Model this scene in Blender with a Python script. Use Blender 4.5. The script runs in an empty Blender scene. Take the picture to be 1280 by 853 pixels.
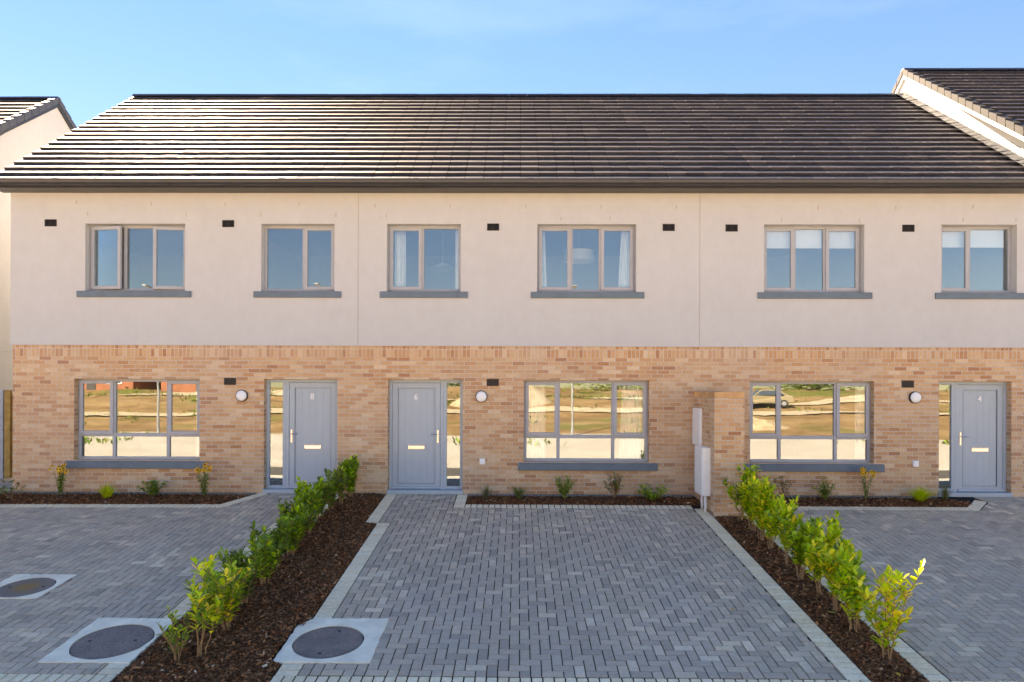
import bpy, bmesh, math, random
from mathutils import Vector, Matrix, noise
PI = math.pi
R = random.Random(7)
sc = bpy.context.scene
C = sc.collection
SL = 0.109                      # fall of the driveways towards the road
SANG = math.atan(SL)
def gz(y):                      # height of the sloping front gardens
    return SL * y if y > -6.65 else -0.725

# ------------------------------------------------------------------ materials
MATS = {}
def newmat(name):
    m = bpy.data.materials.new(name); m.use_nodes = True
    nt = m.node_tree; nt.nodes.clear()
    out = nt.nodes.new('ShaderNodeOutputMaterial')
    return m, nt, out
def N(nt, t, **kw):
    n = nt.nodes.new(t)
    for k, v in kw.items():
        if k in ('inp',):
            for kk, vv in v.items(): n.inputs[kk].default_value = vv
        else: setattr(n, k, v)
    return n
def ramp(nt, fac, stops):
    r = N(nt, 'ShaderNodeValToRGB')
    el = r.color_ramp.elements
    while len(el) > len(stops): el.remove(el[-1])
    while len(el) < len(stops): el.new(0.5)
    for e, (p, c) in zip(el, stops): e.position = p; e.color = (*c, 1)
    nt.links.new(fac, r.inputs['Fac'])
    return r.outputs['Color']
def mix(nt, fac, a, b, mode='MIX'):
    m = N(nt, 'ShaderNodeMix', data_type='RGBA', blend_type=mode)
    for sock, v in ((m.inputs[0], fac), (m.inputs[6], a), (m.inputs[7], b)):
        if hasattr(v, 'is_linked'): nt.links.new(v, sock)
        elif isinstance(v, (int, float)): sock.default_value = v
        else: sock.default_value = (*v, 1)
    return m.outputs[2]
def bump(nt, h, strength, dist=0.01):
    b = N(nt, 'ShaderNodeBump'); b.inputs['Strength'].default_value = strength
    b.inputs['Distance'].default_value = dist
    nt.links.new(h, b.inputs['Height']); return b.outputs['Normal']
def noi(nt, scale, detail=4, vec=None, rough=.55):
    n = N(nt, 'ShaderNodeTexNoise'); n.inputs['Scale'].default_value = scale
    n.inputs['Detail'].default_value = detail; n.inputs['Roughness'].default_value = rough
    if vec is None:
        g = N(nt, 'ShaderNodeNewGeometry'); vec = g.outputs['Position']
    nt.links.new(vec, n.inputs['Vector']); return n.outputs['Fac']
def principled(nt, out, col, rough=.6, spec=.5, metal=0, normal=None):
    p = N(nt, 'ShaderNodeBsdfPrincipled')
    if hasattr(col, 'is_linked'): nt.links.new(col, p.inputs['Base Color'])
    else: p.inputs['Base Color'].default_value = (*col, 1)
    if hasattr(rough, 'is_linked'): nt.links.new(rough, p.inputs['Roughness'])
    else: p.inputs['Roughness'].default_value = rough
    p.inputs['Specular IOR Level'].default_value = spec
    p.inputs['Metallic'].default_value = metal
    if normal: nt.links.new(normal, p.inputs['Normal'])
    nt.links.new(p.outputs[0], out.inputs['Surface']); return p
def simple(name, col, rough=.5, spec=.5, metal=0, vary=.12, scale=6, bmp=0, bscale=80):
    m, nt, out = newmat(name)
    f = noi(nt, scale, 5)
    a = tuple(c * (1 - vary) for c in col); b = tuple(min(1, c * (1 + vary)) for c in col)
    c = ramp(nt, f, [(.3, a), (.7, b)])
    nrm = bump(nt, noi(nt, bscale, 3), bmp, .004) if bmp else None
    principled(nt, out, c, rough, spec, metal, nrm); MATS[name] = m; return m

def math_n(nt, op, a, b=None):
    n = N(nt, 'ShaderNodeMath', operation=op)
    for s, v in ((0, a), (1, b)):
        if v is None: continue
        if hasattr(v, 'is_linked'): nt.links.new(v, n.inputs[s])
        else: n.inputs[s].default_value = v
    return n.outputs[0]

def brick_mat(name, soldier=False, rich=0.0):
    m, nt, out = newmat(name)
    uv = N(nt, 'ShaderNodeUVMap')
    vec = uv.outputs['UV']
    if soldier:
        mp = N(nt, 'ShaderNodeMapping'); mp.inputs['Rotation'].default_value = (0, 0, PI / 2)
        nt.links.new(vec, mp.inputs['Vector']); vec = mp.outputs['Vector']
    b = N(nt, 'ShaderNodeTexBrick')
    b.offset = 0 if soldier else .5
    nt.links.new(vec, b.inputs['Vector'])
    b.inputs['Scale'].default_value = 1
    b.inputs['Brick Width'].default_value = .225
    b.inputs['Row Height'].default_value = .075
    b.inputs['Mortar Size'].default_value = .0072
    b.inputs['Mortar Smooth'].default_value = .15
    b.inputs['Bias'].default_value = 0
    b.inputs['Color1'].default_value = (0, 0, 0, 1)
    b.inputs['Color2'].default_value = (1, 1, 1, 1)
    b.inputs['Mortar'].default_value = (.5, .5, .5, 1)
    col = ramp(nt, b.outputs['Color'], [(0, (.44, .205, .10)), (.12, (.57, .295, .145)), (.4, (.63, .365, .19)), (.75, (.67, .425, .235)), (1, (.75, .545, .355))])
    # mottled face of each brick
    st = N(nt, 'ShaderNodeMapping'); st.inputs['Scale'].default_value = (6, 22, 1) if not soldier else (6, 22, 1)
    nt.links.new(vec, st.inputs['Vector'])
    mott = noi(nt, 3, 5, st.outputs['Vector'], .7)
    col = mix(nt, .75, col, ramp(nt, mott, [(.3, (.68, .60, .55)), (.5, (.97, .95, .93)), (.7, (1.15, 1.15, 1.15))]), 'MULTIPLY')
    # broad variation in firing and a pale bloom
    big = noi(nt, .55, 4, uv.outputs['UV'], .6)
    col = mix(nt, ramp(nt, big, [(.42, (0, 0, 0)), (.68, (.42, .42, .42))]), col, (.52, .39, .30))
    big2 = noi(nt, 1.3, 3, uv.outputs['UV'], .6)
    col = mix(nt, ramp(nt, big2, [(.5, (0, 0, 0)), (.75, (.35 + rich, .35 + rich, .35 + rich))]), col, (.46, .26, .13))
    mort = mix(nt, noi(nt, 14, 4), (.53, .44, .35), (.68, .58, .48))
    col = mix(nt, b.outputs['Fac'], col, mort)
    inv = math_n(nt, 'SUBTRACT', 1.0, b.outputs['Fac'])
    h = math_n(nt, 'ADD', inv, math_n(nt, 'MULTIPLY', mott, .55))
    principled(nt, out, col, .85, .25, 0, bump(nt, h, .8, .006))
    MATS[name] = m; return m

def attr_mat(name, base_ramp, rough=.8, bmp=.3, bscale=90, dirt=None, spec=.3):
    """colour of each single block or chip picked by its own random value"""
    m, nt, out = newmat(name)
    a = N(nt, 'ShaderNodeAttribute'); a.attribute_name = 'tint'
    col = ramp(nt, a.outputs['Fac'], base_ramp)
    f = noi(nt, 25, 5)
    col = mix(nt, .5, col, ramp(nt, f, [(.3, (.8, .8, .8)), (.7, (1.3, 1.3, 1.3))]), 'MULTIPLY')
    f3 = noi(nt, 260, 2)
    col = mix(nt, .5, col, ramp(nt, f3, [(.3, (.75, .75, .75)), (.7, (1.35, 1.35, 1.35))]), 'MULTIPLY')
    if name == 'paver_dark':
        mpw = N(nt, 'ShaderNodeMapping'); mpw.inputs['Scale'].default_value = (1.6, .28, 1); mpw.inputs['Rotation'].default_value = (0, 0, .12)
        gg = N(nt, 'ShaderNodeNewGeometry'); nt.links.new(gg.outputs['Position'], mpw.inputs['Vector'])
        col = mix(nt, ramp(nt, noi(nt, 1.4, 5, mpw.outputs['Vector'], .7), [(.5, (0, 0, 0)), (.72, (.30,) * 3)]), col, (.60, .53, .44))
        col = mix(nt, ramp(nt, noi(nt, .5, 3), [(.35, (.22,) * 3), (.6, (0, 0, 0))]), col, (.30, .27, .25))
    if dirt:
        f2 = noi(nt, .9, 5, rough=.65)
        col = mix(nt, ramp(nt, f2, [(.45, (0, 0, 0)), (.72, (dirt[1],) * 3)]), col, dirt[0])
    principled(nt, out, col, rough, spec, 0, bump(nt, noi(nt, bscale, 4), bmp, .003))
    MATS[name] = m; return m

brick_mat('brick'); brick_mat('brick_soldier', True); brick_mat('brick_pier', False, .2)
# painted render
m, nt, out = newmat('render_paint')
geo = N(nt, 'ShaderNodeNewGeometry')
mp = N(nt, 'ShaderNodeMapping'); mp.inputs['Scale'].default_value = (1, 1, .8); nt.links.new(geo.outputs['Position'], mp.inputs['Vector'])
c = ramp(nt, noi(nt, .8, 6, mp.outputs['Vector']), [(.3, (.525, .525, .52)), (.7, (.55, .55, .545))])
c = mix(nt, .35, c, ramp(nt, noi(nt, 5, 6, mp.outputs['Vector'], .7), [(.35, (.9, .88, .86)), (.65, (1.04, 1.04, 1.04))]), 'MULTIPLY')
mp2 = N(nt, 'ShaderNodeMapping'); mp2.inputs['Scale'].default_value = (9, 9, .35); nt.links.new(geo.outputs['Position'], mp2.inputs['Vector'])
c = mix(nt, .03, c, ramp(nt, noi(nt, 1, 4, mp2.outputs['Vector'], .6), [(.55, (1, 1, 1)), (.8, (.84, .80, .74))]), 'MULTIPLY')
principled(nt, out, c, .9, .2, 0, bump(nt, math_n(nt, 'ADD', noi(nt, 220, 3), math_n(nt, 'MULTIPLY', noi(nt, 3, 4), 2.0)), .25, .004)); MATS['render_paint'] = m
simple('frame', (.39, .40, .425), .45, .4, vary=.05)
simple('door_paint', (.39, .455, .505), .42, .4, vary=.03, bmp=.05, bscale=40)
simple('sill_paint', (.12, .165, .205), .55, .4, vary=.1, bmp=.1)
simple('gutter', (.034, .034, .038), .35, .5, vary=.15)
simple('white_plastic', (.86, .86, .86), .4, .4, vary=.03)
simple('cream_plastic', (.88, .88, .86), .4, .4, vary=.03)
simple('metal_satin', (.70, .66, .63), .22, .5, 1, vary=.05)
simple('metal_gold', (.72, .64, .58), .25, .5, 1, vary=.05)
simple('dark_vent', (.05, .036, .028), .6, .3, vary=.2)
simple('dark_rubber', (.02, .02, .022), .6, .3)
simple('concrete', (.90, .80, .62), .9, .2, vary=.14, scale=5, bmp=.5, bscale=60)
simple('plaster', (.55, .52, .47), .9, .1, vary=.03)
simple('room_floor', (.25, .17, .10), .6, .3)
simple('lead', (.12, .125, .13), .5, .4, .3, vary=.35, scale=9)
simple('timber', (.42, .27, .09), .75, .2, vary=.3, scale=7, bmp=.3, bscale=30)
simple('post_grey', (.40, .44, .50), .5, .4, vary=.08)
simple('curtain_cloth', (.78, .76, .72), .9, .1, vary=.05)
simple('blind_cloth', (.86, .84, .80), .9, .1, vary=.02)
simple('footpath_concrete', (.50, .46, .40), .9, .2, vary=.12, scale=2, bmp=.2)
simple('shade_dark_road', (.10, .09, .08), .85, .3, vary=.2, scale=3, bmp=.4, bscale=120)  # road tone kept dark to stand in for the row's shade in reflections
simple('lamp_metal', (.45, .46, .47), .4, .5, .6)
simple('far_brick', (.36, .14, .08), .85, .2, vary=.15, scale=1)
simple('far_roof', (.07, .065, .065), .6, .3)
simple('far_glass', (.05, .07, .09), .1, .8)
simple('stem', (.30, .19, .10), .8, .2, vary=.25, scale=30)
simple('green_stem', (.22, .26, .07), .7, .2, vary=.25, scale=30)
simple('joint_sand', (.03, .026, .024), .95, .1, vary=.3, scale=30)
simple('render_joint', (.42, .37, .32), .9, .1)
# roof tiles
m, nt, out = newmat('roof_tile')
a = N(nt, 'ShaderNodeAttribute'); a.attribute_name = 'tint'
c = ramp(nt, a.outputs['Fac'], [(0, (.032, .032, .040)), (.6, (.047, .045, .052)), (1, (.066, .060, .064))])
c = mix(nt, .6, c, ramp(nt, noi(nt, 14, 4), [(.3, (.75, .75, .75)), (.7, (1.3, 1.25, 1.2))]), 'MULTIPLY')
rr = ramp(nt, noi(nt, 6, 4), [(.3, (.50,) * 3), (.7, (.66,) * 3)])
principled(nt, out, c, rr, .09, 0, bump(nt, noi(nt, 150, 3), .25, .002)); MATS['roof_tile'] = m
simple('ridge_tile', (.045, .045, .05), .5, .5, vary=.2)
simple('verge_tile', (.06, .065, .08), .5, .5, vary=.15)
simple('verge_tile_pale', (.034, .033, .034), .7, .15, vary=.15)
attr_mat('paver_dark', [(0, (.38, .30, .225)), (.3, (.49, .38, .28)), (.65, (.585, .455, .33)), (.85, (.665, .51, .355)), (1, (.76, .61, .44))], .8, .35, 120, ((.46, .37, .27), .45))
attr_mat('paver_pale', [(0, (.78, .62, .41)), (.5, (.86, .70, .475)), (1, (.92, .78, .55))], .85, .35, 120, ((.50, .42, .32), .3))
attr_mat('bark', [(0, (.075, .027, .010)), (.35, (.18, .066, .024)), (.7, (.30, .12, .046)), (.93, (.44, .20, .085)), (1, (.76, .56, .36))], .9, .5, 120)
attr_mat('gravel', [(0, (.10, .08, .06)), (.5, (.28, .23, .18)), (1, (.50, .44, .36))], .9, .3, 120)
# iron covers
m, nt, out = newmat('cast_cover')
v = N(nt, 'ShaderNodeTexVoronoi'); v.inputs['Scale'].default_value = 45
tc = N(nt, 'ShaderNodeTexCoord'); nt.links.new(tc.outputs['Object'], v.inputs['Vector'])
c = ramp(nt, noi(nt, 5, 5), [(.3, (.20, .17, .155)), (.55, (.26, .22, .20)), (.75, (.33, .26, .20))])
c = mix(nt, .6, c, ramp(nt, v.outputs['Distance'], [(.15, (1.3, 1.3, 1.3)), (.5, (.7, .7, .7))]), 'MULTIPLY')
principled(nt, out, c, .6, .4, .2, bump(nt, v.outputs['Distance'], 1, .006)); MATS['cast_cover'] = m
m, nt, out = newmat('cast_cover_rusty')
v = N(nt, 'ShaderNodeTexVoronoi'); v.inputs['Scale'].default_value = 45
tc = N(nt, 'ShaderNodeTexCoord'); nt.links.new(tc.outputs['Object'], v.inputs['Vector'])
L_ = N(nt, 'ShaderNodeVectorMath', operation='LENGTH'); nt.links.new(tc.outputs['Object'], L_.inputs[0])
wob = math_n(nt, 'ADD', L_.outputs['Value'], math_n(nt, 'MULTIPLY', noi(nt, 18, 4), .12))
c = ramp(nt, wob, [(.14, (.32, .19, .07)), (.24, (.22, .175, .14)), (.40, (.26, .22, .20))])
principled(nt, out, c, .7, .3, .2, bump(nt, v.outputs['Distance'], .6, .004)); MATS['cast_cover_rusty'] = m
# glass: coated double glazing, reflects much of the daylight outside
m, nt, out = newmat('glass')
fr = N(nt, 'ShaderNodeFresnel'); fr.inputs['IOR'].default_value = 1.5
fac = math_n(nt, 'ADD', .13, math_n(nt, 'MULTIPLY', fr.outputs[0], .6))
tr = N(nt, 'ShaderNodeBsdfTransparent'); tr.inputs[0].default_value = (.95, .97, .96, 1)
gl = N(nt, 'ShaderNodeBsdfGlossy'); gl.inputs['Roughness'].default_value = 0.0
gl.inputs['Color'].default_value = (.84, .95, 1.0, 1)
tcg = N(nt, 'ShaderNodeNewGeometry')
nt.links.new(bump(nt, noi(nt, 1.6, 2, tcg.outputs['Position']), .05, .008), gl.inputs['Normal'])
ms = N(nt, 'ShaderNodeMixShader'); nt.links.new(fac, ms.inputs[0]); nt.links.new(tr.outputs[0], ms.inputs[1]); nt.links.new(gl.outputs[0], ms.inputs[2])
nt.links.new(ms.outputs[0], out.inputs['Surface']); MATS['glass'] = m
# leaves and petals: hue of each single leaf stored with it
def leaf_mat(name, trans=.45, rough=.42):
    m, nt, out = newmat(name)
    a = N(nt, 'ShaderNodeAttribute'); a.attribute_name = 'hue'
    p = N(nt, 'ShaderNodeBsdfPrincipled'); nt.links.new(a.outputs['Color'], p.inputs['Base Color'])
    p.inputs['Roughness'].default_value = rough; p.inputs['Specular IOR Level'].default_value = .45
    t = N(nt, 'ShaderNodeBsdfTranslucent')
    cc = mix(nt, 1.0, a.outputs['Color'], (1.25, 1.35, .6), 'MULTIPLY'); nt.links.new(cc, t.inputs['Color'])
    ms = N(nt, 'ShaderNodeMixShader'); ms.inputs[0].default_value = trans
    nt.links.new(p.outputs[0], ms.inputs[1]); nt.links.new(t.outputs[0], ms.inputs[2])
    nt.links.new(ms.outputs[0], out.inputs['Surface']); MATS[name] = m
leaf_mat('leaf'); leaf_mat('petal', .3, .6)
# far ground: pale compacted fill, then brown earth with weeds
m, nt, out = newmat('earth')
g = N(nt, 'ShaderNodeNewGeometry')
sx = N(nt, 'ShaderNodeSeparateXYZ'); nt.links.new(g.outputs['Position'], sx.inputs[0])
yy = math_n(nt, 'ADD', sx.outputs['Y'], math_n(nt, 'MULTIPLY', noi(nt, .16, 5), 16.0))
t_ = N(nt, 'ShaderNodeMapRange'); nt.links.new(yy, t_.inputs[0]); t_.inputs[1].default_value = -20.5; t_.inputs[2].default_value = -18.5
brown = ramp(nt, noi(nt, .35, 8, rough=.68), [(.28, (.12, .07, .038)), (.5, (.27, .165, .08)), (.72, (.38, .26, .14))])
brown = mix(nt, ramp(nt, noi(nt, .12, 5), [(.54, (0, 0, 0)), (.66, (.75,) * 3)]), brown, (.11, .14, .03))
pale = ramp(nt, noi(nt, .5, 6), [(.3, (.46, .40, .33)), (.7, (.56, .49, .42))])
c = mix(nt, t_.outputs[0], brown, pale)
principled(nt, out, c, .95, .1, 0, bump(nt, noi(nt, 1.5, 8), .8, .15)); MATS['earth'] = m
m, nt, out = newmat('distant_foliage')
principled(nt, out, ramp(nt, noi(nt, 1.2, 6), [(.35, (.025, .045, .012)), (.65, (.09, .12, .03))]), .9, .1, 0, bump(nt, noi(nt, 2, 6), 1, .4)); MATS['distant_foliage'] = m

# ------------------------------------------------------------------ helpers
def tag(o, label=None, cat=None, group=None, kind=None):
    if label: o['label'] = label
    if cat: o['category'] = cat
    if group: o['group'] = group
    if kind: o['kind'] = kind
    return o
def empty(name, loc, label=None, cat=None, group=None, rot=None):
    o = bpy.data.objects.new(name, None); C.objects.link(o); o.location = loc
    if rot: o.rotation_euler = rot
    o.empty_display_size = .1
    return tag(o, label, cat, group)
class MB:
    """collects boxes, prisms and tubes in world metres and links them as ONE mesh object"""
    def __init__(s): s.bm = bmesh.new(); s.tint = []
    def box(s, x0, x1, y0, y1, z0, z1):
        v = [s.bm.verts.new(p) for p in ((x0,y0,z0),(x1,y0,z0),(x1,y1,z0),(x0,y1,z0),(x0,y0,z1),(x1,y0,z1),(x1,y1,z1),(x0,y1,z1))]
        for f in ((3,2,1,0),(4,5,6,7),(0,1,5,4),(1,2,6,5),(2,3,7,6),(3,0,4,7)): s.bm.faces.new([v[i] for i in f])
        return s
    def face(s, pts, t=None):
        f = s.bm.faces.new([s.bm.verts.new(p) for p in pts])
        return f
    def prism(s, prof, axis, a0, a1):
        """profile [(u,v)] extruded along axis 'x' (u=y,v=z) or 'y' (u=x,v=z)"""
        mk = (lambda u, v, a: (a, u, v)) if axis == 'x' else (lambda u, v, a: (u, a, v))
        A = [s.bm.verts.new(mk(u, v, a0)) for u, v in prof]; B = [s.bm.verts.new(mk(u, v, a1)) for u, v in prof]
        n = len(prof); s.bm.faces.new(A); s.bm.faces.new(B[::-1])
        for i in range(n): s.bm.faces.new((A[i], B[i], B[(i+1) % n], A[(i+1) % n]))
        return s
    def tube(s, pts, rad, seg=6, cap=True):
        rings = []
        n = len(pts); pts = [Vector(p) for p in pts]
        for i, p in enumerate(pts):
            d = (pts[min(i+1, n-1)] - pts[max(i-1, 0)]).normalized()
            q = Vector((0, 0, 1)) if abs(d.z) < .9 else Vector((1, 0, 0))
            u = d.cross(q).normalized(); w = d.cross(u)
            r = rad[i] if isinstance(rad, (list, tuple)) else rad
            rings.append([s.bm.verts.new(p + (u * math.cos(2*PI*k/seg) + w * math.sin(2*PI*k/seg)) * r) for k in range(seg)])
        for a, b in zip(rings, rings[1:]):
            for k in range(seg): s.bm.faces.new((a[k], a[(k+1) % seg], b[(k+1) % seg], b[k]))
        if cap: s.bm.faces.new(rings[0][::-1]); s.bm.faces.new(rings[-1])
        return s
    def disc(s, c, r, d0, d1, axis='y', seg=28):
        mk = {'y': lambda a, b, d: (c[0]+a, c[1]+d, c[2]+b), 'z': lambda a, b, d: (c[0]+a, c[1]+b, c[2]+d)}[axis]
        A = [s.bm.verts.new(mk(r*math.cos(2*PI*k/seg), r*math.sin(2*PI*k/seg), d0)) for k in range(seg)]
        B = [s.bm.verts.new(mk(r*math.cos(2*PI*k/seg), r*math.sin(2*PI*k/seg), d1)) for k in range(seg)]
        s.bm.faces.new(A); s.bm.faces.new(B[::-1])
        for k in range(seg): s.bm.faces.new((A[k], B[k], B[(k+1) % seg], A[(k+1) % seg]))
        return s
    def build(s, name, mat, parent=None, bev=0, smooth=False, origin=None, normals=True, uvoff=(0, 0)):
        bm = s.bm
        if normals: bmesh.ops.recalc_face_normals(bm, faces=bm.faces[:])
        if bev: bmesh.ops.bevel(bm, geom=[e for e in bm.edges if e.is_manifold and e.calc_face_angle(0) > .5], offset=bev, segments=1, affect='EDGES', clamp_overlap=True)
        bm.normal_update()
        uvl = bm.loops.layers.uv.new('UVMap')
        for f in bm.faces:
            n = f.normal; ax = max(range(3), key=lambda i: abs(n[i]))
            for l in f.loops:
                p = l.vert.co
                l[uvl].uv = ((p.y + uvoff[0], p.z), (p.x, p.z), (p.x, p.y))[ax]
        o_ = Vector(origin) if origin is not None else None
        if parent is not None and o_ is None:
            M = parent_world(parent); o_ = M.translation
            bmesh.ops.transform(bm, matrix=M.inverted(), verts=bm.verts[:])
        elif o_ is not None:
            bmesh.ops.translate(bm, vec=-o_, verts=bm.verts[:])
        me = bpy.data.meshes.new(name); bm.to_mesh(me); bm.free()
        me.materials.append(MATS[mat])
        if smooth:
            for p in me.polygons: p.use_smooth = True
        ob = bpy.data.objects.new(name, me); C.objects.link(ob)
        if parent is not None: ob.parent = parent
        elif o_ is not None: ob.location = o_
        return ob
def parent_world(p):
    M = Matrix.LocRotScale(p.location, p.rotation_euler, p.scale)
    while p.parent is not None:
        p = p.parent; M = Matrix.LocRotScale(p.location, p.rotation_euler, p.scale) @ M
    return M
def raw_mesh(name, verts, faces, mat, parent=None, hues=None, tints=None, loc=None, smooth=False):
    me = bpy.data.meshes.new(name); me.from_pydata(verts, [], faces); me.materials.append(MATS[mat])
    if hues is not None:
        a = me.attributes.new('hue', 'FLOAT_COLOR', 'FACE')
        a.data.foreach_set('color', [c for h in hues for c in (*h, 1)])
    if tints is not None:
        a = me.attributes.new('tint', 'FLOAT', 'FACE'); a.data.foreach_set('value', tints)
    if smooth: me.polygons.foreach_set('use_smooth', [True] * len(me.polygons))
    me.update()
    ob = bpy.data.objects.new(name, me); C.objects.link(ob)
    if parent is not None: ob.parent = parent
    if loc: ob.location = loc
    return ob

# ------------------------------------------------------------------ paving
def clip(poly, reg):
    """convex polygon clipped by convex counter-clockwise region"""
    out = poly
    for i in range(len(reg)):
        ax, ay = reg[i]; bx, by = reg[(i+1) % len(reg)]
        inp = out; out = []
        if not inp: break
        side = lambda p: (bx-ax)*(p[1]-ay) - (by-ay)*(p[0]-ax)
        for j in range(len(inp)):
            p, q = inp[j-1], inp[j]; sp, sq = side(p), side(q)
            if (sp >= 0) != (sq >= 0):
                t = sp / (sp - sq); out.append((p[0]+t*(q[0]-p[0]), p[1]+t*(q[1]-p[1])))
            if sq >= 0: out.append(q)
    return out
def area(p): return .5 * sum(p[i-1][0]*p[i][1] - p[i][0]*p[i-1][1] for i in range(len(p)))
def clean(p, e=.004):
    o = []
    for q in p:
        if not o or math.hypot(q[0]-o[-1][0], q[1]-o[-1][1]) > e: o.append(q)
    if len(o) > 1 and math.hypot(o[0][0]-o[-1][0], o[0][1]-o[-1][1]) <= e: o.pop()
    return o
def inset(p, d):
    n = len(p); o = []
    for i in range(n):
        a, b, c = p[i-1], p[i], p[(i+1) % n]
        u = Vector((b[0]-a[0], b[1]-a[1])).normalized(); w = Vector((c[0]-b[0], c[1]-b[1])).normalized()
        n1 = Vector((-u.y, u.x)); n2 = Vector((-w.y, w.x)); k = 1 + n1.dot(n2)
        if k < .3: k = .3
        v = (n1 + n2) * (d / k); o.append((b[0]+v.x, b[1]+v.y))
    return o
SLABS = [(-2.37, -1.42, -6.17, -5.22), (-4.62, -3.73, -6.20, -5.25), (-6.45, -5.66, -4.75, -4.02)]
class Blocks:
    gap = .005
    def __init__(s, seed): s.v = []; s.f = []; s.t = []; s.r = random.Random(seed); s.col = []
    def add(s, poly, dz=0.0):
        poly = clean(poly)
        if len(poly) < 3 or area(poly) < .0009: return
        a = inset(poly, s.gap); b = inset(poly, s.gap+.0035); n = len(a)
        if area(b) < .0002: return
        mx = sum(p[0] for p in poly)/n; my = sum(p[1] for p in poly)/n
        if any(u[0]+.03 < mx < u[1]-.03 and u[2]+.03 < my < u[3]-.03 for u in SLABS): return
        r = s.r; j = r.uniform(-.0014, .0014) + dz; tx = r.uniform(-.008, .008); ty = r.uniform(-.008, .008)
        cx = sum(p[0] for p in a)/n; cy = sum(p[1] for p in a)/n
        H = lambda p, d: (p[0], p[1], SL*p[1] + j + tx*(p[0]-cx) + ty*(p[1]-cy) + d)
        o = len(s.v)
        s.v += [H(p, 0) for p in b] + [H(p, -.0045) for p in a] + [H(p, -.03) for p in a]
        t = min(1, max(0, r.gauss(.42, .2))) if r.random() < .93 else r.uniform(.8, 1)
        s.f.append(tuple(range(o, o+n))); s.t.append(t)
        for k in range(2):
            for i in range(n):
                i2 = (i+1) % n
                s.f.append((o+k*n+i, o+k*n+n+i, o+k*n+n+i2, o+k*n+i2)); s.t.append(t)
    def herring(s, reg, u=.1035, ox=0, oy=0):
        xs = [p[0] for p in reg]; ys = [p[1] for p in reg]
        for i in range(int((min(xs)-ox)/u)-3, int((max(xs)-ox)/u)+3):
            for j in range(int((min(ys)-oy)/u)-3, int((max(ys)-oy)/u)+3):
                k = (i - j) % 4; x = ox+i*u; y = oy+j*u
                if k == 0: q = [(x, y), (x+2*u, y), (x+2*u, y+u), (x, y+u)]
                elif k == 3: q = [(x, y), (x+u, y), (x+u, y+2*u), (x, y+2*u)]
                else: continue
                s.add(clip(q, reg))
    def row(s, p0, p1, w, u=.1035, reg=None):
        """soldier row from p0 to p1, width w to the left of the direction"""
        d = Vector((p1[0]-p0[0], p1[1]-p0[1])); L = d.length; d.normalize(); n_ = Vector((-d.y, d.x)) * w
        k = max(1, round(L/u)); st = L/k
        for i in range(k):
            a = Vector(p0) + d*st*i; b = Vector(p0) + d*st*(i+1)
            q = [tuple(a), tuple(b), tuple(b+n_), tuple(a+n_)]
            s.add(clip(q, reg) if reg else q)
    def build(s, name, mat, lab=None):
        o = raw_mesh(name, s.v, s.f, mat, tints=s.t); o['kind'] = 'structure'; return o

def rect(x0, x1, y0, y1): return [(x0, y0), (x1, y0), (x1, y1), (x0, y1)]
YF = -6.40      # inner edge of the front row
# middle drive
b = Blocks(1)
b.herring(rect(-2.05, 3.04, YF, -1.79), ox=.02, oy=.03)
b.herring(rect(-2.25, 3.04, -1.79, -.88), ox=.02, oy=.03)
b.herring(rect(-2.25, -1.14, -.88, -.03), ox=.02, oy=.03)
b.build('driveway', 'paver_dark')
# left drive
b = Blocks(2)
b.herring(rect(-12.5, -3.93, YF, -1.80), ox=.06, oy=.01)
b.herring([(-12.5, -1.80), (-3.50, -1.80), (-3.50, -.96), (-5.15, -.96), (-12.5, -1.06)], ox=.06, oy=.01)
b.herring([(-5.15, -.96), (-3.50, -.96), (-3.50, -.03), (-4.62, -.03)], ox=.06, oy=.01)
b.build('driveway', 'paver_dark')
# right drive
b = Blocks(3)
b.herring(rect(4.00, 12.5, YF, -.90), ox=.03, oy=.05)
b.herring([(7.95, -.90), (12.5, -.90), (12.5, -.03), (7.72+.75, -.36)], ox=.03, oy=.05)
b.herring([(8.47, -.36), (12.5, -.36), (12.5, -.03), (8.4, -.03)], ox=.03, oy=.05)
b.build('driveway', 'paver_dark')
# pale edging
b = Blocks(4); b.gap = .0068
b.row((-2.05, YF+.0), (-2.05, -1.79), .215)                 # right side of left bed
b.row((-2.25, -1.79), (-2.25, -.03), .215)
b.row((-3.715, YF), (-3.715, -1.80), .215)                  # left side of left bed
b.row((-3.285, -1.80), (-3.285, -.03), .215)
b.row((3.255, YF), (3.255, -.03-.85), .215)                 # left side of right bed
b.row((3.99, YF), (3.99, -.88), .205)
b.row((-2.27, YF-.215), (3.26, YF-.215), .215)               # front rows
b.row((-12.5, YF-.215), (-3.72, YF-.215), .215)
b.row((3.78, YF-.215), (12.5, YF-.215), .215)
b.row((-.93, -.88), (3.04, -.88), .20)                      # in front of the beds under the windows
b.row((-.93, -.88), (-.93, -.03), .205)
b.row((-12.5, -1.06), (-5.15, -.95), .20)
b.row((-5.13, -.955), (-4.66, -.05), .20)
b.row((4.0, -.90), (7.95, -.90), .20)
b.row((7.95, -.90), (8.45, -.36), .20)
b.build('kerb_edging', 'paver_pale')
# sand bed under all blocks
v = [(-13, -.0, -.012), (13, 0, -.012), (13, -6.63, SL*-6.63-.012), (-13, -6.63, SL*-6.63-.012)]
raw_mesh('pavement_base', v, [(3, 2, 1, 0)], 'joint_sand')['kind'] = 'structure'

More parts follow.
